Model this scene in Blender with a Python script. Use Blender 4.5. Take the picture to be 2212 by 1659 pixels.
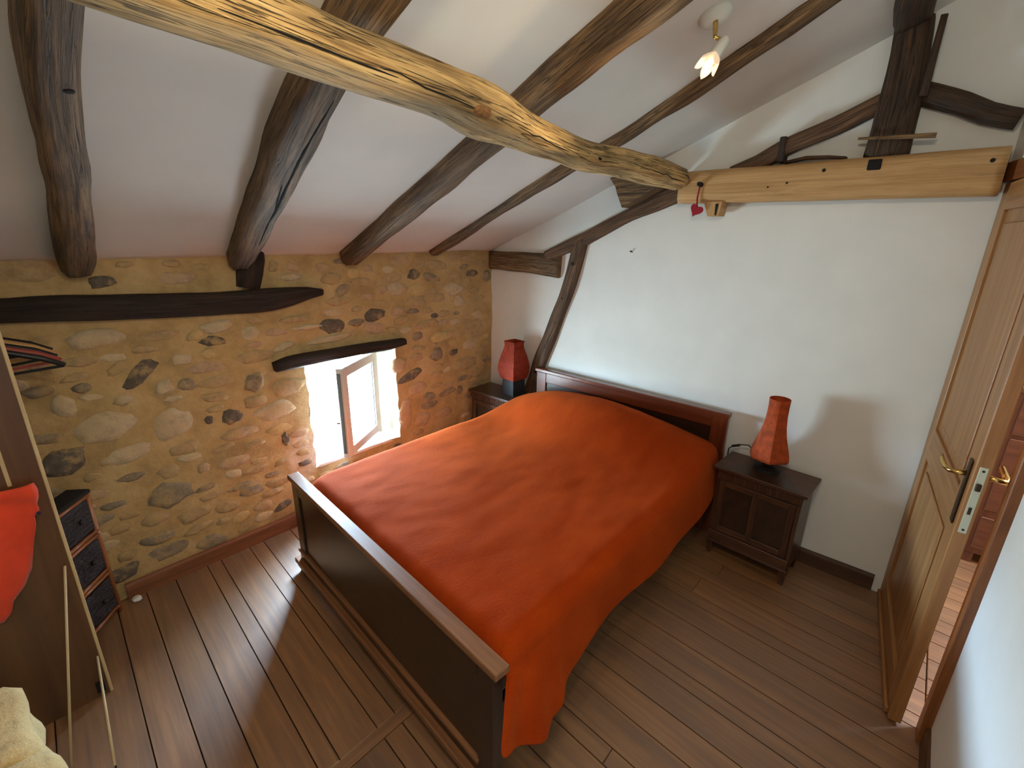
import bpy, bmesh, math, random
from mathutils import Vector, Matrix, noise

for o in list(bpy.data.objects):
    bpy.data.objects.remove(o)
scene = bpy.context.scene
C = scene.collection
PI = math.pi

# ------------------------------------------------------------------ camera
F_PX, CAM_H = 1020.0, 1.75
yaw, pitch, roll = (math.radians(a) for a in (40.9, 17.7, 1.04))
fw = Vector((math.cos(yaw)*math.cos(pitch), math.sin(yaw)*math.cos(pitch), -math.sin(pitch)))
rt = Vector((math.sin(yaw), -math.cos(yaw), 0))
up = rt.cross(fw)
rt2 = rt*math.cos(roll) + up*math.sin(roll)
up2 = -rt*math.sin(roll) + up*math.cos(roll)
cam = bpy.data.cameras.new('camera')
cam.sensor_width = 36.0
cam.lens = 36.0*F_PX/2212.0
cam.clip_start = 0.02
co = bpy.data.objects.new('camera', cam)
C.objects.link(co)
M = Matrix((rt2, up2, -fw)).transposed().to_4x4()
M.translation = Vector((0, 0, CAM_H))
co.matrix_world = M
scene.camera = co

# ------------------------------------------------------------------ sky, lights, exposure
vs = scene.view_settings
vs.view_transform = 'Standard'
vs.look = 'None'
vs.gamma = 1.0
vs.use_curve_mapping = False
vs.exposure = -0.2

world = bpy.data.worlds.new('sky')
scene.world = world
world.use_nodes = True
wn = world.node_tree
bg = wn.nodes['Background']
# clear blue sky above the horizon, pale sunlit ground below it
tcw = wn.nodes.new('ShaderNodeTexCoord')
sxyz = wn.nodes.new('ShaderNodeSeparateXYZ')
wn.links.new(tcw.outputs['Generated'], sxyz.inputs[0])
mrw = wn.nodes.new('ShaderNodeMapRange')
mrw.inputs['From Min'].default_value = -0.02
mrw.inputs['From Max'].default_value = 0.02
wn.links.new(sxyz.outputs['Z'], mrw.inputs['Value'])
mixw = wn.nodes.new('ShaderNodeMix')
mixw.data_type = 'RGBA'
mixw.inputs['A'].default_value = (0.45, 0.57, 0.63, 1)
mixw.inputs['B'].default_value = (0.88, 1.22, 1.56, 1)
wn.links.new(mrw.outputs[0], mixw.inputs['Factor'])
wn.links.new(mixw.outputs['Result'], bg.inputs[0])
bg.inputs[1].default_value = 180.0

def lamp(name, kind, loc, energy, color, target=None, **kw):
    l = bpy.data.lights.new(name, kind)
    l.energy = energy
    l.color = color
    for k, v in kw.items():
        setattr(l, k, v)
    o = bpy.data.objects.new(name, l)
    C.objects.link(o)
    o.location = loc
    if target:
        o.rotation_euler = (Vector(target)-Vector(loc)).to_track_quat('-Z', 'Y').to_euler()
    return o

# the bedroom window guides the sky light indoors
p = lamp('window_portal', 'AREA', (1.52, 2.875, 0.66), 1.0, (1, 1, 1), (1.52, 0, 0.66), shape='RECTANGLE', size=0.70, size_y=0.72)
p.data.cycles.is_portal = True
# assumed daylight in the landing: area light added beyond the door, no window built
lamp('assumed_landing_daylight', 'AREA', (2.9, -1.75, 2.25), 110.0, (0.86, 0.92, 1.0), (2.35, -0.9, 0), shape='RECTANGLE', size=0.9, size_y=0.7)
# assumed unseen warm light, no fixture, added to brighten the beam and rafters
lamp('assumed_warm_light', 'POINT', (0.25, 0.12, 2.30), 30.0, (1.0, 0.84, 0.60), shadow_soft_size=0.05)

# ------------------------------------------------------------------ helpers
def lin(r, g, b):
    f = lambda c: (c/255.0/12.92) if c/255.0 <= 0.04045 else ((c/255.0+0.055)/1.055)**2.4
    return (f(r), f(g), f(b), 1.0)

def new_mat(name):
    m = bpy.data.materials.new(name)
    m.use_nodes = True
    nt = m.node_tree
    b = nt.nodes['Principled BSDF']
    return m, nt, b

def plain(name, col, rough=0.6, metal=0.0, vary=0.0, scale=8.0, bump=0.0, emit=None, estr=0.0, coat=0.0, sheen=0.0):
    m, nt, b = new_mat(name)
    b.inputs['Base Color'].default_value = col
    b.inputs['Roughness'].default_value = rough
    b.inputs['Metallic'].default_value = metal
    b.inputs['Coat Weight'].default_value = coat
    b.inputs['Sheen Weight'].default_value = sheen
    if vary or bump:
        tc = nt.nodes.new('ShaderNodeTexCoord')
        n = nt.nodes.new('ShaderNodeTexNoise')
        n.inputs['Scale'].default_value = scale
        n.inputs['Detail'].default_value = 5
        nt.links.new(tc.outputs['Object'], n.inputs['Vector'])
        if vary:
            r = nt.nodes.new('ShaderNodeValToRGB')
            r.color_ramp.elements[0].position = 0.3
            r.color_ramp.elements[1].position = 0.7
            r.color_ramp.elements[0].color = tuple(c*(1-vary) for c in col[:3])+(1,)
            r.color_ramp.elements[1].color = tuple(min(1, c*(1+vary)) for c in col[:3])+(1,)
            nt.links.new(n.outputs['Fac'], r.inputs['Fac'])
            nt.links.new(r.outputs['Color'], b.inputs['Base Color'])
        if bump:
            bp = nt.nodes.new('ShaderNodeBump')
            bp.inputs['Strength'].default_value = bump
            bp.inputs['Distance'].default_value = 0.01
            nt.links.new(n.outputs['Fac'], bp.inputs['Height'])
            nt.links.new(bp.outputs['Normal'], b.inputs['Normal'])
    if emit:
        b.inputs['Emission Color'].default_value = emit
        b.inputs['Emission Strength'].default_value = estr
    return m

def wood(name, c1, c2, c3=None, rough=0.55, along=1.6, across=22.0, bump=0.25, coat=0.0, obj_random=0.0, patch=0.0, crack=0.0):
    """grain along U (metres); UVs are laid in metres on every wooden mesh"""
    m, nt, b = new_mat(name)
    N, L = nt.nodes.new, nt.links.new
    uv = N('ShaderNodeUVMap')
    uv.uv_map = 'UVMap'
    oi = N('ShaderNodeObjectInfo')
    off = N('ShaderNodeVectorMath'); off.operation = 'SCALE'
    off.inputs[0].default_value = (7.3, 3.1, 5.7)
    L(oi.outputs['Random'], off.inputs['Scale'])
    add = N('ShaderNodeVectorMath'); add.operation = 'ADD'
    L(uv.outputs['UV'], add.inputs[0]); L(off.outputs[0], add.inputs[1])
    mp = N('ShaderNodeMapping')
    mp.inputs['Scale'].default_value = (along, across, 1)
    L(add.outputs[0], mp.inputs['Vector'])
    n = N('ShaderNodeTexNoise')
    n.inputs['Scale'].default_value = 1.6
    n.inputs['Detail'].default_value = 8
    n.inputs['Roughness'].default_value = 0.65
    n.inputs['Distortion'].default_value = 0.4
    L(mp.outputs[0], n.inputs['Vector'])
    r = N('ShaderNodeValToRGB')
    e = r.color_ramp.elements
    e[0].position = 0.28; e[0].color = c1
    e[1].position = 0.72; e[1].color = c2
    if c3:
        k = e.new(0.5); k.color = c3
    L(n.outputs['Fac'], r.inputs['Fac'])
    col = r.outputs['Color']
    crack_h = None
    if crack:
        mpc = N('ShaderNodeMapping'); mpc.inputs['Scale'].default_value = (along*0.9, across*1.5, 1)
        L(add.outputs[0], mpc.inputs['Vector'])
        nc = N('ShaderNodeTexNoise'); nc.inputs['Scale'].default_value = 1.3; nc.inputs['Detail'].default_value = 5; nc.inputs['Distortion'].default_value = 0.7
        L(mpc.outputs[0], nc.inputs['Vector'])
        rc = N('ShaderNodeValToRGB')
        ec = rc.color_ramp.elements
        ec[0].position = 0.0; ec[0].color = (1, 1, 1, 1)
        ec[1].position = 1.0; ec[1].color = (1, 1, 1, 1)
        for ps, cv in ((0.40, 1), (0.425, 1-crack), (0.45, 1), (0.60, 1), (0.615, 1-crack*0.7), (0.63, 1)):
            kk = ec.new(ps); kk.color = (cv, cv, cv, 1)
        L(nc.outputs['Fac'], rc.inputs['Fac'])
        mc = N('ShaderNodeMix'); mc.data_type = 'RGBA'; mc.blend_type = 'MULTIPLY'; mc.inputs['Factor'].default_value = 1
        L(col, mc.inputs['A']); L(rc.outputs['Color'], mc.inputs['B'])
        col = mc.outputs['Result']
        crack_h = rc.outputs['Color']
    if patch:
        n2 = N('ShaderNodeTexNoise')
        n2.inputs['Scale'].default_value = 3.2
        n2.inputs['Detail'].default_value = 4
        mp2 = N('ShaderNodeMapping'); mp2.inputs['Scale'].default_value = (1, 3, 1)
        L(add.outputs[0], mp2.inputs['Vector']); L(mp2.outputs[0], n2.inputs['Vector'])
        r2 = N('ShaderNodeValToRGB')
        r2.color_ramp.elements[0].position = 0.35
        r2.color_ramp.elements[0].color = (1-patch,)*3+(1,)
        r2.color_ramp.elements[1].position = 0.62
        r2.color_ramp.elements[1].color = (1, 1, 1, 1)
        L(n2.outputs['Fac'], r2.inputs['Fac'])
        mx = N('ShaderNodeMix'); mx.data_type = 'RGBA'; mx.blend_type = 'MULTIPLY'
        mx.inputs['Factor'].default_value = 1
        L(col, mx.inputs['A']); L(r2.outputs['Color'], mx.inputs['B'])
        col = mx.outputs['Result']
    if obj_random:
        hs = N('ShaderNodeHueSaturation')
        ma = N('ShaderNodeMapRange')
        ma.inputs['To Min'].default_value = 1-obj_random
        ma.inputs['To Max'].default_value = 1+obj_random
        L(oi.outputs['Random'], ma.inputs['Value'])
        L(ma.outputs[0], hs.inputs['Value'])
        L(col, hs.inputs['Color'])
        col = hs.outputs['Color']
    L(col, b.inputs['Base Color'])
    b.inputs['Roughness'].default_value = rough
    b.inputs['Coat Weight'].default_value = coat
    b.inputs['Coat Roughness'].default_value = 0.2 if rough < 0.5 else 0.46
    if bump:
        bp = N('ShaderNodeBump')
        bp.inputs['Strength'].default_value = bump
        bp.inputs['Distance'].default_value = 0.006
        if crack_h is not None:
            ah = N('ShaderNodeMath'); ah.operation = 'MULTIPLY_ADD'
            L(crack_h, ah.inputs[0]); ah.inputs[1].default_value = 1.2; L(n.outputs['Fac'], ah.inputs[2])
            L(ah.outputs[0], bp.inputs['Height'])
        else:
            L(n.outputs['Fac'], bp.inputs['Height'])
        L(bp.outputs['Normal'], b.inputs['Normal'])
    return m

def lay_uv(me, grain=None):
    """box-projected UVs in metres with U along the grain axis (default the longest)"""
    if not me.vertices:
        return
    co_ = [v.co for v in me.vertices]
    if grain is None:
        ext = [max(c[i] for c in co_)-min(c[i] for c in co_) for i in range(3)]
        grain = ext.index(max(ext))
    g = Vector([1.0 if i == grain else 0.0 for i in range(3)]) if isinstance(grain, int) else Vector(grain).normalized()
    uv = me.uv_layers.new(name='UVMap') if 'UVMap' not in me.uv_layers else me.uv_layers['UVMap']
    for poly in me.polygons:
        n = poly.normal
        t = n.cross(g)
        if t.length < 0.2:
            a = Vector((0, 0, 1)) if abs(g.z) < 0.9 else Vector((1, 0, 0))
            t = a.cross(g).normalized(); s = t.cross(g)
            for li in poly.loop_indices:
                c = me.vertices[me.loops[li].vertex_index].co
                uv.data[li].uv = (c.dot(s)*0.3, c.dot(t))
            continue
        t.normalize()
        for li in poly.loop_indices:
            c = me.vertices[me.loops[li].vertex_index].co
            uv.data[li].uv = (c.dot(g), c.dot(t)+c.dot(n)*0.37)

def obj(name, bm, mat, parent=None, grain=None, smooth=False, uv=True, loc=None, rotz=0.0):
    bmesh.ops.recalc_face_normals(bm, faces=bm.faces)
    me = bpy.data.meshes.new(name)
    bm.to_mesh(me)
    bm.free()
    if uv and 'UVMap' not in me.uv_layers:
        lay_uv(me, grain)
    if smooth:
        for p_ in me.polygons:
            p_.use_smooth = True
    me.materials.append(mat)
    o = bpy.data.objects.new(name, me)
    C.objects.link(o)
    if parent:
        o.parent = parent
    if loc:
        o.location = loc
    if rotz:
        o.rotation_euler.z = rotz
    return o

def thing(name, label, cat, loc=(0, 0, 0), rotz=0.0, group=None):
    o = bpy.data.objects.new(name, None)
    o.empty_display_size = 0.1
    C.objects.link(o)
    o.location = loc
    o.rotation_euler.z = rotz
    o['label'] = label
    o['category'] = cat
    if group:
        o['group'] = group
    return o

def tag(o, label, cat, group=None):
    o['label'] = label
    o['category'] = cat
    if group:
        o['group'] = group
    return o

def struct(o, label=None, cat=None):
    o['kind'] = 'structure'
    if label:
        o['label'] = label
    if cat:
        o['category'] = cat
    return o

def add_box(bm, x0, x1, y0, y1, z0, z1, bevel=0.0, seg=1, mat=None):
    r = bmesh.ops.create_cube(bm, size=1.0)
    vs_ = r['verts']
    for v in vs_:
        v.co = Vector(((x0+x1)/2+v.co.x*(x1-x0), (y0+y1)/2+v.co.y*(y1-y0), (z0+z1)/2+v.co.z*(z1-z0)))
    if bevel:
        es = list({e for v in vs_ for e in v.link_edges})
        out = bmesh.ops.bevel(bm, geom=es, offset=bevel, segments=seg, affect='EDGES', profile=0.5)
        vs_ = list({v for f in out['faces'] for v in f.verts} | {v for v in vs_ if v.is_valid})
    if mat is not None:
        for v in vs_:
            v.co = mat @ v.co
    return vs_

def box(*a, **k):
    bm = bmesh.new()
    add_box(bm, *a, **k)
    return bm

def add_prism(bm, pts, axis, a0, a1):
    """pts in the two remaining axes (kept order), extruded along axis from a0 to a1"""
    def mk(p_, a):
        q = list(p_); q.insert(axis, a)
        return bm.verts.new(q)
    A = [mk(p_, a0) for p_ in pts]
    B = [mk(p_, a1) for p_ in pts]
    n = len(pts)
    bm.faces.new(A)
    bm.faces.new(list(reversed(B)))
    for i in range(n):
        bm.faces.new((A[i], A[(i+1) % n], B[(i+1) % n], B[i]))

def prism(pts, axis, a0, a1):
    bm = bmesh.new()
    add_prism(bm, pts, axis, a0, a1)
    return bm

def add_tube(bm, pts, r, n=8, cap=True):
    pts = [Vector(p_) for p_ in pts]
    rings = []
    ref = None
    for i, p_ in enumerate(pts):
        d = (pts[min(i+1, len(pts)-1)]-pts[max(i-1, 0)]).normalized()
        if ref is None:
            ref = d.orthogonal().normalized()
        ref = (ref-d*ref.dot(d))
        ref = ref.normalized() if ref.length > 1e-6 else d.orthogonal().normalized()
        b_ = d.cross(ref)
        rr = r[i] if isinstance(r, (list, tuple)) else r
        rings.append([bm.verts.new(p_+(ref*math.cos(2*PI*k/n)+b_*math.sin(2*PI*k/n))*rr) for k in range(n)])
    for a, b_ in zip(rings, rings[1:]):
        for k in range(n):
            bm.faces.new((a[k], a[(k+1) % n], b_[(k+1) % n], b_[k]))
    if cap:
        bm.faces.new(list(reversed(rings[0])))
        bm.faces.new(rings[-1])

def tube(pts, r, n=8):
    bm = bmesh.new()
    add_tube(bm, pts, r, n)
    return bm

def add_lathe(bm, prof, n=24, center=(0, 0, 0), sx=1.0, sy=1.0, cap=True):
    rings = []
    for r, z in prof:
        rings.append([bm.verts.new((center[0]+r*sx*math.cos(2*PI*k/n), center[1]+r*sy*math.sin(2*PI*k/n), center[2]+z)) for k in range(n)])
    for a, b_ in zip(rings, rings[1:]):
        for k in range(n):
            bm.faces.new((a[k], a[(k+1) % n], b_[(k+1) % n], b_[k]))
    if cap:
        bm.faces.new(list(reversed(rings[0])))
        bm.faces.new(rings[-1])

def catmull(pts, step):
    """resample a list of tuples with a Catmull-Rom spline"""
    P = [Vector(p_) if len(p_) <= 4 else p_ for p_ in pts]
    out = []
    for i in range(len(pts)-1):
        p0 = pts[max(i-1, 0)]; p1 = pts[i]; p2 = pts[i+1]; p3 = pts[min(i+2, len(pts)-1)]
        ln = math.dist(p1[:3], p2[:3])
        n = max(1, int(ln/step))
        for k in range(n):
            t = k/n
            out.append(tuple(0.5*((2*b)+(-a+c)*t+(2*a-5*b+4*c-d)*t*t+(-a+3*b-3*c+d)*t**3) for a, b, c, d in zip(p0, p1, p2, p3)))
    out.append(tuple(pts[-1]))
    return out

def timber(name, pts, mat, normal, label=None, cat='beam', seed=0, rough=0.008, roundness=0.35, parent=None, n=16, step=0.05, group=None):
    """hewn timber swept along pts (x, y, z, width, depth); `normal` is the depth direction. UV: U along, V around."""
    bm = bmesh.new()
    uvl = bm.loops.layers.uv.new('UVMap')
    S = catmull(pts, step)
    nv = Vector(normal).normalized()
    rings, dist = [], [0.0]
    for i, s in enumerate(S):
        c = Vector(s[:3])
        d = (Vector(S[min(i+1, len(S)-1)][:3])-Vector(S[max(i-1, 0)][:3])).normalized()
        side = d.cross(nv).normalized()
        dep = side.cross(d).normalized()
        if i:
            dist.append(dist[-1]+(c-Vector(S[i-1][:3])).length)
        w, h = s[3]/2, s[4]/2
        ring = []
        ex = 2.0/max(0.10, roundness*0.6)
        for k in range(n):
            a = 2*PI*(k+0.5)/n
            ca, sa = math.cos(a), math.sin(a)
            q = (abs(ca)**ex+abs(sa)**ex)**(-1.0/ex)
            pnt = c+side*(ca*q*w)+dep*(sa*q*h)
            nz = noise.noise(Vector((pnt.x*4+seed*3.7, pnt.y*4-seed*1.3, pnt.z*4)))
            nz2 = noise.noise(Vector((dist[-1]*5+seed, ca*6.0, sa*6.0+seed)))
            pnt += (pnt-c).normalized()*(nz*rough+nz2*rough*0.7)
            ring.append(bm.verts.new(pnt))
        rings.append(ring)
    per = 2*(S[0][3]+S[0][4])
    for i in range(len(rings)-1):
        for k in range(n):
            f = bm.faces.new((rings[i][k], rings[i][(k+1) % n], rings[i+1][(k+1) % n], rings[i+1][k]))
            for l, (di, kk) in zip(f.loops, ((i, k), (i, k+1), (i+1, k+1), (i+1, k))):
                l[uvl].uv = (dist[di], kk/n*per)
            f.smooth = True
    for ring, rev in ((rings[0], True), (rings[-1], False)):
        f = bm.faces.new(list(reversed(ring)) if rev else ring)
        for l in f.loops:
            l[uvl].uv = (l.vert.co.x*0.5+l.vert.co.z, l.vert.co.y)
    o = obj(name, bm, mat, parent)
    if label:
        tag(o, label, cat, group)
    return o

def copy_tree(o, parent=None):
    c = o.copy()
    C.objects.link(c)
    if parent:
        c.parent = parent
    for ch in list(o.children):
        copy_tree(ch, c)
    return c

# ------------------------------------------------------------------ materials
M_plaster = plain('white_plaster', lin(230, 231, 229), 0.9, vary=0.03, scale=5, bump=0.10)
M_ceiling = plain('white_ceiling_plaster', lin(224, 221, 216), 0.92, vary=0.04, scale=3, bump=0.12)
M_purlin = wood('golden_oak', lin(132, 94, 50), lin(242, 212, 154), lin(218, 180, 118), rough=0.75, along=2.4, across=34, bump=1.0, patch=0.6, crack=0.8)
M_tie = wood('pale_oak', lin(176, 132, 82), lin(214, 176, 124), lin(198, 156, 104), rough=0.65, along=1.4, across=40, bump=0.3, patch=0.14, crack=0.25)
M_dark = wood('dark_old_oak', lin(68, 50, 31), lin(168, 132, 90), lin(120, 92, 60), rough=0.7, along=2.6, across=34, bump=0.9, patch=0.4, crack=0.6)
M_king = wood('umber_oak', lin(42, 27, 14), lin(104, 72, 42), lin(72, 48, 27), rough=0.7, along=2.6, across=34, bump=0.9, patch=0.4, crack=0.6)
M_brown = wood('brown_old_oak', lin(62, 42, 28), lin(138, 106, 78), lin(102, 74, 52), rough=0.75, along=2.2, across=34, bump=0.8, patch=0.3, crack=0.6)
M_embed = wood('blackened_oak', lin(26, 18, 15), lin(74, 56, 44), lin(48, 35, 28), rough=0.8, along=2.2, across=30, bump=0.9, patch=0.4, crack=0.5)
M_floor = wood('oak_floor', lin(100, 64, 34), lin(158, 110, 62), lin(131, 88, 48), rough=0.55, coat=1.0, along=1.3, across=26, bump=0.10, obj_random=0.16, patch=0.16)
_fb = M_floor.node_tree.nodes['Principled BSDF']      # waxed boards
_fb.inputs['Specular IOR Level'].default_value = 0.9
_fb.inputs['Coat IOR'].default_value = 1.75
_fb.inputs['Coat Roughness'].default_value = 0.5
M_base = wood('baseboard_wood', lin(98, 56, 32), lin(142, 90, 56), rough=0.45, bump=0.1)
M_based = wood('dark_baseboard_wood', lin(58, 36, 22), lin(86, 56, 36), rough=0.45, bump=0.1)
M_bedred = wood('mahogany', lin(74, 32, 16), lin(128, 62, 32), lin(102, 46, 23), rough=0.28, along=1.0, across=18, bump=0.05, coat=0.4)
M_bedcap = wood('worn_mahogany_cap', lin(104, 66, 42), lin(148, 104, 70), rough=0.4, along=1.2, across=24, bump=0.08)
M_beddark = wood('dark_veneer', lin(28, 18, 13), lin(54, 36, 26), rough=0.28, along=1.0, across=14, bump=0.04, coat=0.3)
M_ns = wood('walnut_veneer', lin(46, 26, 15), lin(96, 58, 34), lin(70, 41, 24), rough=0.38, along=2.0, across=22, bump=0.12, coat=0.15)
M_nsd = wood('walnut_burr', lin(32, 19, 13), lin(66, 42, 28), rough=0.35, along=8, across=12, bump=0.08, coat=0.15)
M_door = wood('door_oak', lin(128, 84, 44), lin(180, 132, 80), lin(156, 108, 62), rough=0.42, along=0.9, across=24, bump=0.10)
M_frame = wood('door_frame_oak', lin(96, 52, 22), lin(150, 92, 46), rough=0.45, bump=0.1)
M_ward = wood('wardrobe_wood', lin(70, 44, 26), lin(104, 70, 42), rough=0.35, along=0.8, across=12, bump=0.06)
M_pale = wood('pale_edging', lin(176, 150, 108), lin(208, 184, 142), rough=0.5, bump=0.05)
M_wicker = plain('dark_wicker', lin(40, 28, 30), 0.6, vary=0.5, scale=90, bump=0.9)
M_bamboo = wood('bamboo_cane', lin(120, 66, 34), lin(178, 112, 66), rough=0.3, bump=0.05, coat=0.3)
M_spread = None
M_upvc = plain('white_window_frame', lin(206, 208, 208), 0.4)
M_gasket = plain('grey_gasket', lin(70, 76, 80), 0.6)
M_lime = plain('limewashed_reveal', lin(176, 168, 146), 0.95, vary=0.25, scale=9, bump=1.0)
M_brass = plain('brass', lin(214, 182, 112), 0.22, metal=1.0)
M_bronze = plain('dark_bronze', lin(62, 44, 26), 0.4, metal=0.6)
M_steel = plain('zinc_plate', lin(200, 206, 188), 0.45, metal=0.3)
M_black = plain('black_plastic', lin(24, 24, 26), 0.45)
M_dhole = plain('dark_void', lin(20, 15, 12), 0.9)
M_lampw = plain('white_enamel', lin(222, 222, 216), 0.3)
M_petal = plain('lit_glass_petal', lin(255, 226, 196), 0.3, emit=(1.0, 0.72, 0.46, 1), estr=0.55)
M_bulb = plain('lit_bulb', lin(255, 240, 220), 0.3, emit=(1.0, 0.80, 0.55, 1), estr=5.0)
M_shirt = plain('orange_red_cotton', lin(222, 66, 30), 0.85, vary=0.12, scale=14, bump=0.15, sheen=0.2)
M_navy = plain('navy_trim', lin(38, 28, 62), 0.8)
M_heart = plain('crimson_felt', lin(150, 20, 38), 0.85, bump=0.2, scale=60)
M_iron = plain('rusty_iron', lin(58, 44, 36), 0.7, metal=0.5, vary=0.3, scale=40)
M_white = plain('white_plastic', lin(220, 222, 220), 0.5)

def shade_mat(name, c, glow):
    m, nt, b = new_mat(name)
    N, L = nt.nodes.new, nt.links.new
    tc = N('ShaderNodeTexCoord')
    n = N('ShaderNodeTexNoise'); n.inputs['Scale'].default_value = 34; n.inputs['Detail'].default_value = 6
    L(tc.outputs['Object'], n.inputs['Vector'])
    r = N('ShaderNodeValToRGB')
    r.color_ramp.elements[0].position = 0.35; r.color_ramp.elements[0].color = tuple(x*0.72 for x in c[:3])+(1,)
    r.color_ramp.elements[1].position = 0.72; r.color_ramp.elements[1].color = tuple(min(1, x*1.2) for x in c[:3])+(1,)
    L(n.outputs['Fac'], r.inputs['Fac'])
    L(r.outputs['Color'], b.inputs['Base Color'])
    b.inputs['Roughness'].default_value = 0.8
    b.inputs['Subsurface Weight'].default_value = 0.0
    tr = N('ShaderNodeBsdfTranslucent')
    L(r.outputs['Color'], tr.inputs['Color'])
    mix = N('ShaderNodeMixShader'); mix.inputs[0].default_value = 0.3
    L(b.outputs[0], mix.inputs[1]); L(tr.outputs[0], mix.inputs[2])
    L(mix.outputs[0], nt.nodes['Material Output'].inputs['Surface'])
    bp = N('ShaderNodeBump'); bp.inputs['Strength'].default_value = 0.4; bp.inputs['Distance'].default_value = 0.004
    L(n.outputs['Fac'], bp.inputs['Height']); L(bp.outputs['Normal'], b.inputs['Normal'])
    return m
M_shade1 = shade_mat('orange_paper_shade', lin(196, 84, 34), 0)
M_shade2 = shade_mat('red_paper_shade', lin(172, 62, 36), 0)

def spread_mat():
    m, nt, b = new_mat('rust_fleece')
    N, L = nt.nodes.new, nt.links.new
    tc = N('ShaderNodeTexCoord')
    n1 = N('ShaderNodeTexNoise'); n1.inputs['Scale'].default_value = 5; n1.inputs['Detail'].default_value = 6
    n2 = N('ShaderNodeTexNoise'); n2.inputs['Scale'].default_value = 110; n2.inputs['Detail'].default_value = 5
    mp = N('ShaderNodeMapping'); mp.inputs['Scale'].default_value = (1.0, 2.2, 1.0)
    L(tc.outputs['Object'], mp.inputs['Vector'])
    L(mp.outputs[0], n1.inputs['Vector']); L(mp.outputs[0], n2.inputs['Vector'])
    r = N('ShaderNodeValToRGB')
    r.color_ramp.elements[0].position = 0.3; r.color_ramp.elements[0].color = lin(142, 47, 9)
    r.color_ramp.elements[1].position = 0.7; r.color_ramp.elements[1].color = lin(158, 57, 12)
    L(n1.outputs['Fac'], r.inputs['Fac'])
    L(r.outputs['Color'], b.inputs['Base Color'])
    b.inputs['Roughness'].default_value = 0.95
    b.inputs['Sheen Weight'].default_value = 0.18
    b.inputs['Sheen Roughness'].default_value = 0.5
    b.inputs['Sheen Tint'].default_value = lin(255, 150, 80)
    b.inputs['Specular IOR Level'].default_value = 0.04
    bp = N('ShaderNodeBump'); bp.inputs['Strength'].default_value = 0.6; bp.inputs['Distance'].default_value = 0.005
    L(n2.outputs['Fac'], bp.inputs['Height']); L(bp.outputs['Normal'], b.inputs['Normal'])
    return m
M_spread = spread_mat()

def mortar_mat():
    m, nt, b = new_mat('ochre_lime_mortar')
    N, L = nt.nodes.new, nt.links.new
    tc = N('ShaderNodeTexCoord')
    n1 = N('ShaderNodeTexNoise'); n1.inputs['Scale'].default_value = 4.5; n1.inputs['Detail'].default_value = 8; n1.inputs['Roughness'].default_value = 0.7
    n2 = N('ShaderNodeTexNoise'); n2.inputs['Scale'].default_value = 38; n2.inputs['Detail'].default_value = 6; n2.inputs['Roughness'].default_value = 0.7
    L(tc.outputs['Object'], n1.inputs['Vector']); L(tc.outputs['Object'], n2.inputs['Vector'])
    r = N('ShaderNodeValToRGB')
    e = r.color_ramp.elements
    e[0].position = 0.28; e[0].color = lin(150, 126, 86)
    e[1].position = 0.75; e[1].color = lin(210, 184, 138)
    k = e.new(0.5); k.color = lin(188, 160, 110)
    L(n1.outputs['Fac'], r.inputs['Fac'])
    # loose patches of limewash beside the window
    sep = N('ShaderNodeSeparateXYZ'); L(tc.outputs['Object'], sep.inputs[0])
    def bandfn(sock, c, w):
        a = N('ShaderNodeMath'); a.operation = 'SUBTRACT'; L(sock, a.inputs[0]); a.inputs[1].default_value = c
        q = N('ShaderNodeMath'); q.operation = 'ABSOLUTE'; L(a.outputs[0], q.inputs[0])
        mr = N('ShaderNodeMapRange'); mr.inputs['From Min'].default_value = 0; mr.inputs['From Max'].default_value = w
        mr.inputs['To Min'].default_value = 1; mr.inputs['To Max'].default_value = 0
        L(q.outputs[0], mr.inputs['Value']); return mr.outputs[0]
    bx_ = bandfn(sep.outputs['X'], 1.14, 0.2); bz_ = bandfn(sep.outputs['Z'], 0.45, 0.28)
    mu = N('ShaderNodeMath'); mu.operation = 'MULTIPLY'; L(bx_, mu.inputs[0]); L(bz_, mu.inputs[1])
    n3 = N('ShaderNodeTexNoise'); n3.inputs['Scale'].default_value = 9; n3.inputs['Detail'].default_value = 4
    L(tc.outputs['Object'], n3.inputs['Vector'])
    mu2 = N('ShaderNodeMath'); mu2.operation = 'MULTIPLY'; L(mu.outputs[0], mu2.inputs[0]); L(n3.outputs['Fac'], mu2.inputs[1])
    r3 = N('ShaderNodeValToRGB'); r3.color_ramp.elements[0].position = 0.16; r3.color_ramp.elements[1].position = 0.30
    L(mu2.outputs[0], r3.inputs['Fac'])
    mx = N('ShaderNodeMix'); mx.data_type = 'RGBA'
    L(r3.outputs['Color'], mx.inputs['Factor'])
    L(r.outputs['Color'], mx.inputs['A']); mx.inputs['B'].default_value = lin(214, 200, 176)
    L(mx.outputs['Result'], b.inputs['Base Color'])
    b.inputs['Roughness'].default_value = 0.95
    ad = N('ShaderNodeMath'); ad.operation = 'ADD'; L(n1.outputs['Fac'], ad.inputs[0]); L(n2.outputs['Fac'], ad.inputs[1])
    bp = N('ShaderNodeBump'); bp.inputs['Strength'].default_value = 0.7; bp.inputs['Distance'].default_value = 0.012
    L(ad.outputs[0], bp.inputs['Height']); L(bp.outputs['Normal'], b.inputs['Normal'])
    return m
M_mortar = mortar_mat()

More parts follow.
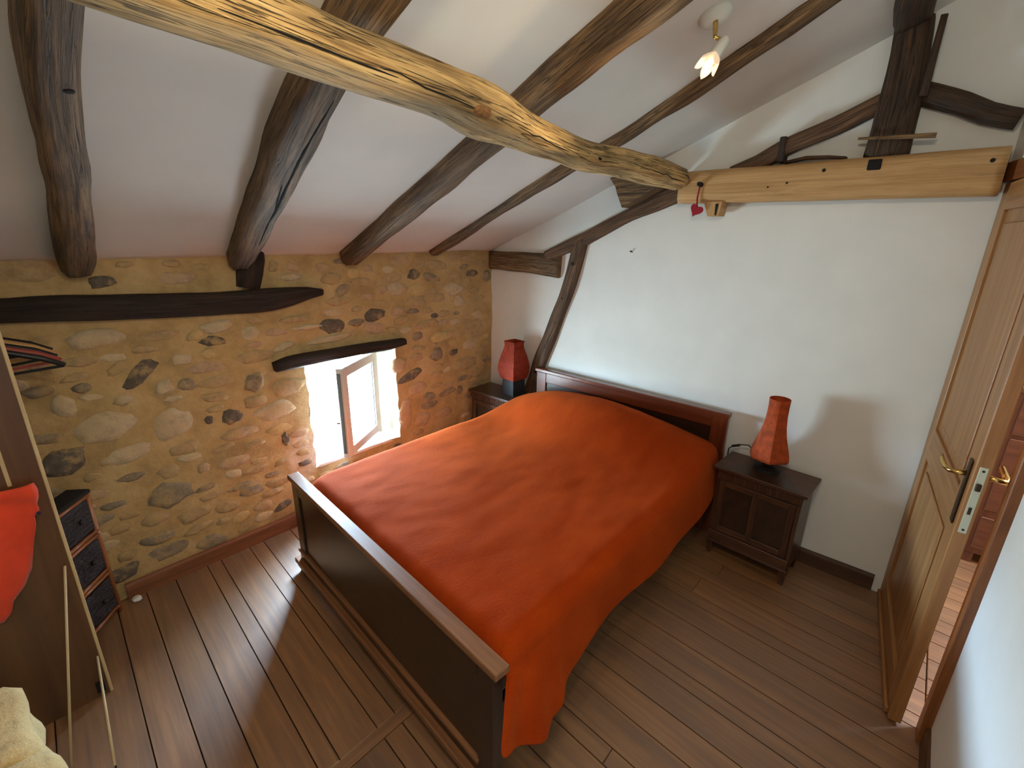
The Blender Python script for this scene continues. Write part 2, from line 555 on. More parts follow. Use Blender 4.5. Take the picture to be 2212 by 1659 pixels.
def stone_mat(name, c, vary):
    m, nt, b = new_mat(name)
    N, L = nt.nodes.new, nt.links.new
    tc = N('ShaderNodeTexCoord')
    gm_ = N('ShaderNodeNewGeometry')
    n1 = N('ShaderNodeTexNoise'); n1.inputs['Scale'].default_value = 22; n1.inputs['Detail'].default_value = 7; n1.inputs['Roughness'].default_value = 0.7
    n2 = N('ShaderNodeTexNoise'); n2.inputs['Scale'].default_value = 11; n2.inputs['Detail'].default_value = 6; n2.inputs['Roughness'].default_value = 0.75
    L(gm_.outputs['Position'], n1.inputs['Vector']); L(gm_.outputs['Position'], n2.inputs['Vector'])
    r = N('ShaderNodeValToRGB')
    r.color_ramp.elements[0].position = 0.3; r.color_ramp.elements[0].color = tuple(x*(1-vary*1.5) for x in c[:3])+(1,)
    r.color_ramp.elements[1].position = 0.7; r.color_ramp.elements[1].color = tuple(min(1, x*(1+vary)) for x in c[:3])+(1,)
    L(n1.outputs['Fac'], r.inputs['Fac'])
    sm = N('ShaderNodeValToRGB')
    sm.color_ramp.elements[0].position = 0.50; sm.color_ramp.elements[1].position = 0.62
    L(n2.outputs['Fac'], sm.inputs['Fac'])
    mx = N('ShaderNodeMix'); mx.data_type = 'RGBA'
    fm = N('ShaderNodeMath'); fm.operation = 'MULTIPLY'; fm.inputs[1].default_value = 0.75
    L(sm.outputs['Color'], fm.inputs[0]); L(fm.outputs[0], mx.inputs['Factor'])
    L(r.outputs['Color'], mx.inputs['A']); mx.inputs['B'].default_value = lin(186, 158, 108)
    L(mx.outputs['Result'], b.inputs['Base Color'])
    b.inputs['Roughness'].default_value = 0.95
    bp = N('ShaderNodeBump'); bp.inputs['Strength'].default_value = 0.9; bp.inputs['Distance'].default_value = 0.012
    L(n1.outputs['Fac'], bp.inputs['Height']); L(bp.outputs['Normal'], b.inputs['Normal'])
    return m
STONE = {
    'c': stone_mat('cream_limestone', lin(206, 186, 152), 0.2),
    't': stone_mat('tan_limestone', lin(186, 160, 118), 0.2),
    'p': stone_mat('pinkish_limestone', lin(192, 164, 132), 0.2),
    'g': stone_mat('grey_stone', lin(150, 136, 114), 0.25),
    'd': stone_mat('dark_grey_stone', lin(112, 102, 90), 0.3),
    'y': stone_mat('yellow_limestone', lin(208, 180, 126), 0.22),
}

# ------------------------------------------------------------------ room shell
WX, WY, RY = 2.80, 2.66, -0.337           # head wall, stone wall, door wall
LX = -1.55                                # far left wall
roofz = lambda y: 1.62+0.413*(WY-y)
random.seed(7)

# ceiling: one sloping plastered plane with thickness, faintly uneven
bm = bmesh.new()
nx, ny = 44, 34
grid = []
for i in range(nx+1):
    row = []
    for j in range(ny+1):
        x = LX-0.1+(WX+0.15-(LX-0.1))*i/nx
        y = RY-0.15+(WY+0.06-(RY-0.15))*j/ny
        z = roofz(y)+0.012*noise.noise(Vector((x*1.4, y*1.4, 3)))-0.02*max(0, (x-2.55)/0.25)*0.3
        row.append(bm.verts.new((x, y, z)))
    grid.append(row)
for i in range(nx):
    for j in range(ny):
        bm.faces.new((grid[i][j], grid[i][j+1], grid[i+1][j+1], grid[i+1][j])).smooth = True
ex = bmesh.ops.extrude_face_region(bm, geom=list(bm.faces))
for v in ex['geom']:
    if isinstance(v, bmesh.types.BMVert):
        v.co.z += 0.16
struct(obj('ceiling', bm, M_ceiling, uv=False))

# head wall, landing side continues behind
TOPW = roofz(RY)+0.3
bm = prism([(RY+0.002, -0.05), (WY+0.2, -0.05), (WY+0.2, roofz(WY+0.2)+0.08), (RY+0.002, roofz(RY)+0.08)], 0, WX, WX+0.14)
struct(obj('wall_back', bm, M_plaster, uv=False))
# left wall
bm = prism([(RY-0.1, -0.05), (WY+0.2, -0.05), (WY+0.2, roofz(WY+0.2)+0.08), (RY-0.1, roofz(RY-0.1)+0.08)], 0, LX-0.12, LX)
struct(obj('wall_side', bm, M_plaster, uv=False))
# door wall: straight run beside the photographer, then a skewed bay over the door
JX, JY = 2.01, -0.321        # latch jamb
HX, HY = 2.80, -0.13         # hinge corner
bm = prism([(LX-0.1, RY), (JX-0.07, RY), (JX-0.07, RY-0.13), (LX-0.1, RY-0.13)], 2, -0.05, roofz(RY)+0.06)
struct(obj('wall_right', bm, M_plaster, uv=False))
bm = bmesh.new()
add_prism(bm, [(JX-0.06, JY), (HX, HY), (HX+0.03, HY-0.13), (JX-0.06, JY-0.13)], 2, 2.03, roofz(RY)+0.06)
struct(obj('wall_above_door', bm, M_plaster, uv=False))

# stone wall: uneven mortar skin with a window opening, solid core behind
WIN = (1.215, 1.845, 0.335, 1.005)
xs = sorted({round(LX+i*0.03, 4) for i in range(int((WX-LX)/0.03)+1)} | {WX})
xs = [x for x in xs if abs(x-WIN[0]) > 0.014 and abs(x-WIN[1]) > 0.014]+[WIN[0], WIN[1]]
xs.sort()
zs = [i*0.03 for i in range(57)]
zs = [z for z in zs if abs(z-WIN[2]) > 0.014 and abs(z-WIN[3]) > 0.014]+[WIN[2], WIN[3]]
zs.sort()
def mortar_y(x, z):
    return WY+0.010*noise.noise(Vector((x*3.2, 1.7, z*3.2)))+0.007*noise.noise(Vector((x*11, 4.1, z*13)))
bm = bmesh.new()
gv = {}
for i, x in enumerate(xs):
    for j, z in enumerate(zs):
        dx = dz = 0.0
        if (x in WIN[:2] and WIN[2] <= z <= WIN[3]) or (z in WIN[2:] and WIN[0] <= x <= WIN[1]):
            dx = 0.016*noise.noise(Vector((x*7, z*15, 9)))
            dz = 0.012*noise.noise(Vector((x*15, z*7, 2)))
        gv[i, j] = bm.verts.new((x+dx, mortar_y(x, z), z+dz))
for i in range(len(xs)-1):
    for j in range(len(zs)-1):
        if xs[i] >= WIN[0]-1e-6 and xs[i+1] <= WIN[1]+1e-6 and zs[j] >= WIN[2]-1e-6 and zs[j+1] <= WIN[3]+1e-6:
            continue
        bm.faces.new((gv[i, j], gv[i+1, j], gv[i+1, j+1], gv[i, j+1])).smooth = True
YB, YE = WY+0.03, 2.90
for a in ((LX-0.1, WIN[0]-0.03, YB, YE, -0.05, 1.78), (WIN[1]+0.03, WX+0.1, YB, YE, -0.05, 1.78),
          (WIN[0]-0.03, WIN[1]+0.03, YB, YE, -0.05, WIN[2]-0.03), (WIN[0]-0.03, WIN[1]+0.03, YB, YE, WIN[3]+0.03, 1.78)):
    add_box(bm, *a)
wall_left = struct(obj('wall_left', bm, M_mortar, uv=False))

# rough limewashed window reveal (four uneven sides)
def reveal(side):
    bm = bmesh.new()
    n, m_ = 26, 10
    g = []
    x0, x1, z0, z1 = WIN
    for i in range(n+1):
        t = i/n
        row = []
        for j in range(m_+1):
            s = j/m_
            y = WY+0.004+0.175*s
            if side == 'r':
                p_ = Vector((x1+0.01-0.055*s, y, z0-0.02+(z1-z0+0.04)*t)); nn = Vector((-1, 0, 0))
            elif side == 'l':
                p_ = Vector((x0-0.012+0.0*s, y, z0-0.02+(z1-z0+0.04)*t)); nn = Vector((1, 0, 0))
            elif side == 't':
                p_ = Vector((x0-0.02+(x1-x0+0.04)*t, y, z1+0.012)); nn = Vector((0, 0, -1))
            else:
                p_ = Vector((x0-0.02+(x1-x0+0.04)*t, y, z0-0.008)); nn = Vector((0, 0, 1))
            amp = (0.030 if side in 'rl' else 0.008)*(1-s)**0.5
            k = noise.noise(p_*9)*amp+noise.noise(p_*26)*amp*0.4
            row.append(bm.verts.new(p_+nn*k))
        g.append(row)
    for i in range(n):
        for j in range(m_):
            bm.faces.new((g[i][j], g[i+1][j], g[i+1][j+1], g[i][j+1])).smooth = True
    return bm
for sd in 'rltb':
    obj('window_reveal', reveal(sd), M_lime, wall_left, uv=False)

# --- stones
def stone(cx, cz, w, h, ang, tone, prot, seed, parent=wall_left, name='stone'):
    rnd = random.Random(seed)
    bm = bmesh.new()
    n = 13
    ca, sa = math.cos(ang), math.sin(ang)
    # broken rubble outline: a few chopped corners with bitten edges
    nc = rnd.choice((4, 5, 5, 6))
    cor = sorted((k+rnd.uniform(-0.3, 0.3))/nc*2*PI for k in range(nc))
    crad = [rnd.uniform(0.92, 1.22) for _ in cor]
    rad = []
    for k in range(n):
        a = 2*PI*k/n
        best = 1.15
        for t0, cr in zip(cor, crad):
            dd = math.cos(a-t0)
            if dd > 0.15:
                best = min(best, cr*0.86/dd)
        rad.append(max(0.62, best)*(1+rnd.uniform(-0.07, 0.07)))
    my = mortar_y(cx, cz)
    rings = []
    for sc, dp in ((1.06, 0.007), (0.93, -prot*0.45), (0.60, -prot)):
        ring = []
        for k in range(n):
            a = 2*PI*k/n
            jit = 1+rnd.uniform(-0.06, 0.06)
            u, v = math.cos(a)*rad[k]*sc*jit*w/2, math.sin(a)*rad[k]*sc*jit*h/2
            ring.append(bm.verts.new((u*ca-v*sa, dp+rnd.uniform(-0.35, 0.35)*prot, u*sa+v*ca)))
        rings.append(ring)
    c = bm.verts.new((0, -prot*rnd.uniform(0.7, 1.2), 0))
    for a_, b_ in zip(rings, rings[1:]):
        for k in range(n):
            bm.faces.new((a_[k], a_[(k+1) % n], b_[(k+1) % n], b_[k])).smooth = True
    for k in range(n):
        bm.faces.new((rings[-1][k], rings[-1][(k+1) % n], c)).smooth = True
    o = obj(name, bm, STONE[tone], parent, uv=False)
    o.location = (cx, my, cz)
    return o
NAMED_STONES = [(0.329, 1.285, 0.194, 0.085, 0, 'c'), (0.168, 1.017, 0.086, 0.103, 0, 'c'), (0.289, 0.887, 0.217, 0.146, 0, 'c'), (0.522, 0.827, 0.173, 0.153, 25, 'c'), (0.449, 1.102, 0.168, 0.077, 38, 'd'), (0.693, 1.246, 0.084, 0.052, 10, 'y'), (0.792, 1.274, 0.16, 0.067, 5, 'c'), (0.768, 1.208, 0.114, 0.053, -8, 'd'), (0.737, 1.148, 0.082, 0.06, 0, 'y'), (0.948, 1.216, 0.113, 0.085, 0, 'c'), (0.104, 1.096, 0.101, 0.049, 0, 'g'), (0.239, 1.084, 0.069, 0.048, 0, 'g'), (0.526, 1.018, 0.089, 0.078, 0, 'c'), (0.616, 1.013, 0.077, 0.06, 0, 'g'), (0.763, 0.994, 0.187, 0.063, 0, 't'), (0.931, 0.956, 0.104, 0.097, 15, 'g'), (0.789, 0.79, 0.104, 0.073, 10, 'd'), (0.686, 0.804, 0.043, 0.042, 0, 'd'), (0.12, 0.777, 0.15, 0.133, 5, 'd'), (0.328, 0.732, 0.22, 0.085, 5, 'c'), (0.551, 0.687, 0.146, 0.072, 0, 't'), (0.369, 0.995, 0.072, 0.049, 0, 'c'), (0.371, 1.144, 0.08, 0.047, 30, 't'), (0.475, 0.466, 0.202, 0.145, 0, 'g'), (0.768, 0.377, 0.129, 0.038, 0, 'g'), (0.543, 0.313, 0.169, 0.078, 10, 't'), (0.369, 0.257, 0.142, 0.055, 0, 'g'), (0.985, 0.164, 0.104, 0.051, 15, 'd'), (0.47, 0.589, 0.096, 0.072, 0, 't'), (0.619, 0.555, 0.061, 0.056, -15, 'p'), (1.717, 1.233, 0.171, 0.077, 0, 'd'), (1.574, 1.202, 0.114, 0.049, 0, 'g'), (1.245, 1.212, 0.202, 0.032, 0, 'c'), (2.271, 1.009, 0.24, 0.07, 5, 'y'), (2.208, 0.883, 0.116, 0.102, 0, 'g'), (1.962, 0.767, 0.26, 0.065, 18, 'd'), (1.877, 0.864, 0.112, 0.111, 0, 'p'), (1.903, 0.499, 0.13, 0.223, 0, 'p'), (2.436, 0.549, 0.055, 0.081, -10, 'd'), (1.116, 0.886, 0.184, 0.109, 0, 't'), (0.914, 0.847, 0.131, 0.065, 0, 't'), (0.818, 0.79, 0.058, 0.059, 0, 'd'), (1.021, 0.767, 0.22, 0.103, 5, 'c'), (1.048, 0.575, 0.052, 0.088, 0, 'd'), (2.735, 1.425, 0.106, 0.096, 0, 'g'), (1.106, 1.56, 0.055, 0.064, 0, 't'), (1.199, 1.5, 0.135, 0.042, 0, 'c'), (2.128, 0.57, 0.116, 0.073, 0, 'g'), (1.397, 1.127, 0.339, 0.05, 3, 'c'), (1.114, 1.124, 0.121, 0.042, 15, 'c'), (0.48, 1.593, 0.071, 0.029, 0, 't'), (0.655, 1.591, 0.088, 0.037, 0, 't'), (0.818, 0.684, 0.185, 0.065, 0, 'p'), (0.762, 0.538, 0.158, 0.066, 0, 'p'), (0.555, 0.225, 0.145, 0.053, 5, 't'), (0.238, 0.223, 0.083, 0.06, 0, 't'), (0.24, 0.379, 0.098, 0.058, 0, 't'), (0.869, 0.214, 0.112, 0.072, 0, 'p'), (1.428, 1.477, 0.147, 0.066, 0, 't'), (1.624, 1.445, 0.13, 0.056, 0, 't'), (1.894, 1.383, 0.149, 0.09, 0, 'c'), (2.052, 1.284, 0.183, 0.079, 0, 't'), (2.386, 1.347, 0.187, 0.101, 0, 'c'), (2.136, 1.123, 0.215, 0.06, 0, 't'), (2.573, 1.045, 0.207, 0.11, 0, 't'), (2.493, 0.759, 0.258, 0.113, 0, 't'), (2.264, 0.409, 0.192, 0.077, 0, 'p'), (2.058, 0.411, 0.131, 0.11, 0, 'p'), (1.458, 1.343, 0.183, 0.06, 0, 't'), (1.196, 1.269, 0.215, 0.047, 0, 't'), (0.937, 1.098, 0.213, 0.075, 0, 't'), (0.552, 1.267, 0.163, 0.043, 0, 't'), (0.485, 1.212, 0.112, 0.042, 0, 't'), (0.623, 1.137, 0.095, 0.056, 0, 'c'), (0.252, 1.196, 0.117, 0.049, 0, 't')]
placed = []
def clear(cx, cz, w, h, pad=0.004):
    for (a, b, c_, d, *_r) in placed:
        if abs(cx-a) < (w+c_)/2*0.88+pad and abs(cz-b) < (h+d)/2*0.88+pad:
            return False
    for (x0, x1, z0, z1) in ((WIN[0]-0.01, WIN[1]+0.01, WIN[2]-0.02, 1.075), (1.03, 1.92, 0.99, 1.075), (-0.6, 1.39, 1.325, 1.49), (0.90, 1.085, 1.44, 1.7)):
        if cx+w/2 > x0 and cx-w/2 < x1 and cz+h/2 > z0 and cz-h/2 < z1:
            return False
    return True
sd = 100
for (cx, cz, w, h, ang, tone) in NAMED_STONES:
    sd += 1
    placed.append((cx, cz, w*abs(math.cos(math.radians(ang)))+h*abs(math.sin(math.radians(ang))), h+w*abs(math.sin(math.radians(ang)))*0.5))
    stone(cx, cz, w*1.02, h*1.02, math.radians(ang), tone, 0.014 if tone in 'cyg' else 0.010, sd)
rs = random.Random(21)
tries, count = 0, 0
while count < 190 and tries < 26000:
    tries += 1
    cx, cz = rs.uniform(-0.15, 2.74), rs.uniform(0.11, 1.58)
    big = 1.0 if tries < 6000 else (0.7 if tries < 14000 else 0.5)
    w = rs.uniform(0.09, 0.22)*big
    h = w*rs.uniform(0.32, 0.62)
    if cx-w/2 < -0.2 or cx+w/2 > 2.79 or not clear(cx, cz, w, h):
        continue
    count += 1
    sd += 1
    tone = rs.choices('tpcgdy', (46, 16, 12, 18, 5, 4))[0]
    placed.append((cx, cz, w, h))
    pr = rs.uniform(0.004, 0.011) if cz < 1.1 else rs.uniform(0.002, 0.006)
    stone(cx, cz, w, h, rs.gauss(0, 0.10), tone, pr, sd)

# --- floor: slab with individual oak boards running a few degrees off the walls
bm = box(LX-0.1, WX+0.1, RY-0.1, WY+0.1, -0.10, -0.022)
floor = struct(obj('floor', bm, M_based, uv=False))
SK = 0.0735
def clip(poly, a, b, c):
    """keep a*x+b*y<=c"""
    out = []
    for i in range(len(poly)):
        P, Q = poly[i], poly[(i+1) % len(poly)]
        dp, dq = a*P[0]+b*P[1]-c, a*Q[0]+b*Q[1]-c
        if dp <= 0:
            out.append(P)
        if dp*dq < 0:
            t = dp/(dp-dq)
            out.append((P[0]+(Q[0]-P[0])*t, P[1]+(Q[1]-P[1])*t))
    return out
def board(s0, s1, y0, y1, parent, bounds, g=0.0022):
    X = lambda s, y: s+SK*(y-2.68)
    poly = [(X(s0+g, y0), y0), (X(s1-g, y0), y0), (X(s1-g, y1), y1), (X(s0+g, y1), y1)]
    for (a, b, c_) in bounds:
        poly = clip(poly, a, b, c_)
        if len(poly) < 3:
            return
    ar = abs(sum(p[0]*q[1]-p[1]*q[0] for p, q in zip(poly, poly[1:]+poly[:1])))/2
    if ar < 0.002:
        return
    bm = bmesh.new()
    cx = sum(p[0] for p in poly)/len(poly); cy = sum(p[1] for p in poly)/len(poly)
    q_ = []
    for p in poly:
        d = math.hypot(p[0]-cx, p[1]-cy)
        q_.append(((cx+(p[0]-cx)*(1-0.0022/d)), (cy+(p[1]-cy)*(1-0.0022/d))))
    B = [bm.verts.new((p[0]-cx, p[1]-cy, -0.022)) for p in poly]
    Mi = [bm.verts.new((p[0]-cx, p[1]-cy, -0.0020)) for p in poly]
    T = [bm.verts.new((p[0]-cx, p[1]-cy, 0.0)) for p in q_]
    n = len(poly)
    bm.faces.new(list(reversed(B))); bm.faces.new(T)
    for A_, D_ in ((B, Mi), (Mi, T)):
        for i in range(n):
            bm.faces.new((A_[i], A_[(i+1) % n], D_[(i+1) % n], D_[i]))
    o = obj('plank', bm, M_floor, parent, grain=(SK, 1, 0))
    o.location = (cx, cy, 0)
seams = [0.054, 0.154, 0.274, 0.399, 0.545, 0.612, 0.761, 0.838, 0.995, 1.12, 1.26, 1.33, 1.47, 1.60, 1.74, 1.81, 1.95, 2.08, 2.22, 2.29, 2.43, 2.51, 2.62, 2.74, 2.87, 3.0, 3.08]
rb = random.Random(5)
s = seams[0]
while s > LX-0.4:
    s -= rb.choice((0.10, 0.13, 0.14, 0.07))
    seams.insert(0, s)
roomB = [(1, 0, WX-0.004), (-1, 0, -(LX+0.002)), (0, 1, WY-0.004), (0, -1, 0.333)]
CY0, CY1 = 1.142, 1.192
for a, b in zip(seams, seams[1:]):
    if b < 1.0:
        spans = [(RY-0.1, 0.30+rb.uniform(-0.3, 0.3)), None, (CY1, WY)]
        mid = spans[0][1]
        for y0, y1 in ((RY-0.1, mid), (mid+0.002, CY0), (CY1, WY+0.05)):
            board(a, b, y0, y1, floor, roomB)
    else:
        j = rb.uniform(0.5, 2.2)
        for y0, y1 in ((RY-0.1, j), (j+0.002, WY+0.05)):
            board(a, b, y0, y1, floor, roomB)
# the transverse board in front of the bed
for x0, x1 in ((-1.5, -0.45), (-0.447, 0.880)):
    bm = box(x0, x1, CY0+0.002, CY1-0.002, -0.022, 0.0)
    obj('plank', bm, M_floor, floor, grain=0)

# landing beyond the door
hall = struct(obj('floor_landing', box(1.2, 4.3, -2.9, RY+0.05, -0.10, -0.022), M_based, uv=False))
hb = [(1, 0, 4.25), (-1, 0, -1.25), (0, 1, -0.337), (0, -1, 2.85)]
s = 1.3
while s < 4.5:
    w = rb.choice((0.13, 0.14, 0.10, 0.15))
    j = rb.uniform(-1.8, -0.9)
    board(s, s+w, -2.9, j, hall, hb); board(s, s+w, j+0.002, -0.2, hall, hb)
    s += w
M_hallw = plain('landing_plaster', lin(214, 196, 168), 0.9)
bm = bmesh.new()
add_box(bm, 1.1, 1.2, -2.9, RY-0.12, -0.05, 2.6); add_box(bm, 4.3, 4.4, -2.9, HY-0.02, -0.05, 2.6)
add_box(bm, 1.1, 4.4, -3.0, -2.9, -0.05, 2.6)
add_box(bm, WX+0.14, 4.4, HY-0.14, HY-0.02, -0.05, 2.6)
struct(obj('wall_landing', bm, M_hallw, uv=False))
struct(obj('ceiling_landing', box(1.1, 4.4, -3.0, HY-0.01, 2.6, 2.7), M_hallw, uv=False))

# baseboards
def baseboard(name, pts, mat):
    """two plan points on the wall line, room side to the left of a->b"""
    bm = bmesh.new()
    (ax, ay), (bx_, by) = pts
    d = Vector((bx_-ax, by-ay, 0)); ln = d.length; d.normalize()
    nrm = Vector((-d.y, d.x, 0))
    prof = [(0, 0), (0.014, 0), (0.014, 0.075), (0.009, 0.088), (0.0, 0.09)]
    A = [bm.verts.new(Vector((ax, ay, 0))+nrm*p[0]+Vector((0, 0, p[1]))) for p in prof]
    B = [bm.verts.new(Vector((bx_, by, 0))+nrm*p[0]+Vector((0, 0, p[1]))) for p in prof]
    bm.faces.new(A); bm.faces.new(list(reversed(B)))
    for i in range(len(prof)):
        bm.faces.new((A[i], A[(i+1) % len(prof)], B[(i+1) % len(prof)], B[i]))
    return struct(obj(name, bm, mat, grain=d))
baseboard('baseboard_left', ((2.78, WY-0.012), (0.20, WY-0.012)), M_base)
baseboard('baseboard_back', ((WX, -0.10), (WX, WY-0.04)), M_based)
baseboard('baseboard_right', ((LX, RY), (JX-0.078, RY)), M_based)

# ------------------------------------------------------------------ window
win = bpy.data.objects.new('window_1', None)
C.objects.link(win)
win.location = (1.52, 2.83, 0.335)
struct(win, 'small white casement window standing open in the stone wall', 'window')
def W_(bm, name, mat, parent=win):
    o = obj(name, bm, mat, parent)
    return o
def frame_bm(x0, x1, z0, z1, y0, y1, w, bev=0.004):
    bm = bmesh.new()
    add_box(bm, x0, x0+w, y0, y1, z0, z1, bev)
    add_box(bm, x1-w, x1, y0, y1, z0, z1, bev)
    add_box(bm, x0+w, x1-w, y0, y1, z0, z0+w, bev)
    add_box(bm, x0+w, x1-w, y0, y1, z1-w, z1, bev)
    return bm
# local coordinates: x from window centre, y depth, z from sill
W_(frame_bm(-0.315, 0.285, 0.0, 0.665, 0.0, 0.05, 0.045), 'frame', M_upvc)
W_(box(-0.29, 0.26, -0.175, 0.0, -0.012, 0.010, 0.003), 'sill', plain('white_sill', lin(226, 224, 216), 0.5))
sash = bpy.data.objects.new('sash', None)
C.objects.link(sash)
sash.parent = win
sash.location = (0.235, -0.004, 0.040)
SW, SH = 0.475, 0.585
# sash local: x from hinge (0) to free edge (SW); y thickness
W_(frame_bm(0.0, SW, 0.0, SH, 0.0, 0.045, 0.062), 'sash_frame', M_upvc, sash)
W_(frame_bm(0.055, SW-0.055, 0.055, SH-0.055, 0.014, 0.034, 0.010, 0.001), 'gasket', M_gasket, sash)
gm, gnt, gb = new_mat('clear_glass')
gnt.nodes.remove(gb)
g1 = gnt.nodes.new('ShaderNodeBsdfTransparent'); g1.inputs[0].default_value = (0.95, 0.985, 0.98, 1)
g2 = gnt.nodes.new('ShaderNodeBsdfGlossy'); g2.inputs['Roughness'].default_value = 0.02
g3 = gnt.nodes.new('ShaderNodeMixShader'); g3.inputs[0].default_value = 0.07
gnt.links.new(g1.outputs[0], g3.inputs[1]); gnt.links.new(g2.outputs[0], g3.inputs[2])
gnt.links.new(g3.outputs[0], gnt.nodes['Material Output'].inputs['Surface'])
W_(box(0.058, SW-0.058, 0.021, 0.026, 0.058, SH-0.058), 'pane', gm, sash)
W_(box(SW-0.001, SW+0.003, 0.010, 0.030, 0.03, SH-0.03), 'gasket', M_gasket, sash)
bm = bmesh.new()
add_box(bm, SW-0.045, SW-0.015, -0.010, 0.0, 0.20, 0.28, 0.003)
add_tube(bm, [(SW-0.03, -0.008, 0.22), (SW-0.03, -0.035, 0.22), (SW-0.05, -0.045, 0.215), (SW-0.14, -0.048, 0.20)], 0.008, 8)
W_(bm, 'handle', M_bronze, sash)
sash.rotation_euler.z = math.radians(180+32)

# ------------------------------------------------------------------ roof timbers
RN = (0, 0.38, 0.925)
def rafter(pts, dep, mat, label, seed, off, rough=0.010):
    P = [(x, y, roofz(y)-off, w, dep) for x, y, w in pts]
    return timber('rafter', P, mat, RN, label, 'beam', seed=seed, rough=rough, roundness=0.42, group='dark rafters under the sloping ceiling')
rafter([(0.19, -0.28, 0.10), (0.20, 0.6, 0.10), (0.212, 1.286, 0.092), (0.219, 1.516, 0.09), (0.243, 1.748, 0.092), (0.261, 1.912, 0.098), (0.302, 2.40, 0.108), (0.318, 2.62, 0.105)],
       0.17, M_dark, 'crooked dark rafter at the far left of the ceiling', 1, 0.005, 0.008)
rafter([(0.72, -0.28, 0.14), (0.715, 0.5, 0.14), (0.728, 1.0, 0.135), (0.738, 1.3, 0.115), (0.782, 1.615, 0.135), (0.83, 1.95, 0.12), (0.885, 2.31, 0.112), (0.925, 2.62, 0.10)],
       0.17, M_dark, 'thick dark rafter with a long split, above the stub post', 2, 0.005)
rafter([(1.40, -0.28, 0.12), (1.42, 0.4, 0.12), (1.425, 0.80, 0.118), (1.43, 1.0, 0.112), (1.442, 1.2, 0.11), (1.466, 1.437, 0.105), (1.482, 1.745, 0.10), (1.51, 2.2, 0.10), (1.537, 2.63, 0.10)],
       0.15, M_dark, 'dark rafter meeting the stone wall above the window lintel', 3, 0.01)
rafter([(2.05, -0.28, 0.085), (2.095, 0.45, 0.085), (2.112, 0.58, 0.082), (2.165, 0.96, 0.078), (2.185, 1.25, 0.066), (2.160, 1.53, 0.07), (2.165, 1.77, 0.072), (2.18, 2.2, 0.075), (2.192, 2.64, 0.08)],
       0.08, M_dark, 'thinnest dark rafter, nearest the white headboard wall', 4, 0.0)
pur = timber('purlin', [(LX, 1.03, 2.15, 0.108, 0.108), (-0.4, 1.045, 2.145, 0.108, 0.108), (0.29, 1.050, 2.128, 0.106, 0.104), (0.70, 1.062, 2.108, 0.108, 0.106), (0.92, 1.07, 2.097, 0.115, 0.108),
              (1.07, 1.083, 2.084, 0.128, 0.118), (1.2, 1.094, 2.076, 0.120, 0.112), (1.40, 1.120, 2.064, 0.100, 0.098), (1.72, 1.152, 2.048, 0.095, 0.090),
              (2.0, 1.148, 2.052, 0.105, 0.098), (2.5, 1.150, 2.050, 0.112, 0.108), (2.675, 1.145, 2.045, 0.105, 0.100)], M_purlin, (0, 0.35, 0.94),
             'big crooked golden beam crossing the room below the rafters', 'beam', seed=9, rough=0.008, roundness=0.85, n=28, step=0.03)
# knots and drying splits laid into the surface of the beams
from mathutils.bvhtree import BVHTree
def bvh(o):
    me = o.data
    return BVHTree.FromPolygons([v.co for v in me.vertices], [tuple(p_.vertices) for p_ in me.polygons])
def knot_on(o, pos, rx, rz, mat, T=None, eye=Vector((0, 0, 1.75))):
    T = T or bvh(o)
    h = T.find_nearest(Vector(pos))
    c, n = h[0], h[1]
    if n.dot(eye-c) < 0:
        n = -n
    t = Vector((1, 0, 0)); t = (t-n*t.dot(n)).normalized(); b_ = n.cross(t)
    bm = bmesh.new()
    rings = []
    for sc, off in ((1.0, -0.002), (0.75, 0.0012), (0.4, 0.0022)):
        ring = []
        for k in range(14):
            a = 2*PI*k/14
            p_ = c+t*math.cos(a)*rx*sc*(1+0.2*noise.noise(Vector((math.cos(a)*2, math.sin(a)*2, rx*99))))+b_*math.sin(a)*rz*sc
            q_ = T.find_nearest(p_)[0]
            ring.append(bm.verts.new(q_+n*off))
        rings.append(ring)
    for A_, B_2 in zip(rings, rings[1:]):
        for k in range(14):
            bm.faces.new((A_[k], A_[(k+1) % 14], B_2[(k+1) % 14], B_2[k]))
    bm.faces.new(rings[-1])
    return obj('knot', bm, mat, o, uv=False, smooth=True)
def split_on(o, pts_, r, mat, T=None):
    T = T or bvh(o)
    S = catmull(pts_, 0.02)
    P = []
    for k_, q_ in enumerate(S):
        w_ = Vector(q_)
        w_.z += 0.004*noise.noise(w_*22)
        P.append(T.find_nearest(w_)[0])
    R_ = [max(0.0006, r*max(0.0, math.sin(PI*k_/(len(P)-1)))**0.5*(0.8+0.4*noise.noise(Vector((k_*0.4, r*50, 0))))) for k_ in range(len(P))]
    bm = bmesh.new()
    add_tube(bm, P, R_, 5)
    return obj('split', bm, mat, o, uv=False)
M_knot = plain('knot_wood', lin(118, 82, 44), 0.85, vary=0.5, scale=60, bump=0.8)
TP = bvh(pur)
knot_on(pur, (1.03, 0.99, 2.05), 0.045, 0.022, M_knot, TP)
knot_on(pur, (1.78, 1.06, 2.03), 0.016, 0.009, M_dhole, TP)
for pl_ in ([(2.15, 1.06, 2.04), (2.4, 1.06, 2.03), (2.62, 1.06, 2.0)], [(0.70, 0.97, 2.08), (0.85, 0.97, 2.07), (1.0, 0.98, 2.055)],
            [(0.38, 0.96, 2.09), (0.55, 0.97, 2.075), (0.75, 0.98, 2.06)], [(1.20, 1.0, 2.05), (1.38, 1.04, 2.04), (1.55, 1.08, 2.03)]):
    split_on(pur, pl_, 0.0028, M_dhole, TP)
r2 = bpy.data.objects['rafter.001']
split_on(r2, [(0.765, 1.30, 2.06), (0.80, 1.60, 1.94), (0.85, 1.95, 1.80), (0.90, 2.28, 1.68)], 0.006, M_dhole)
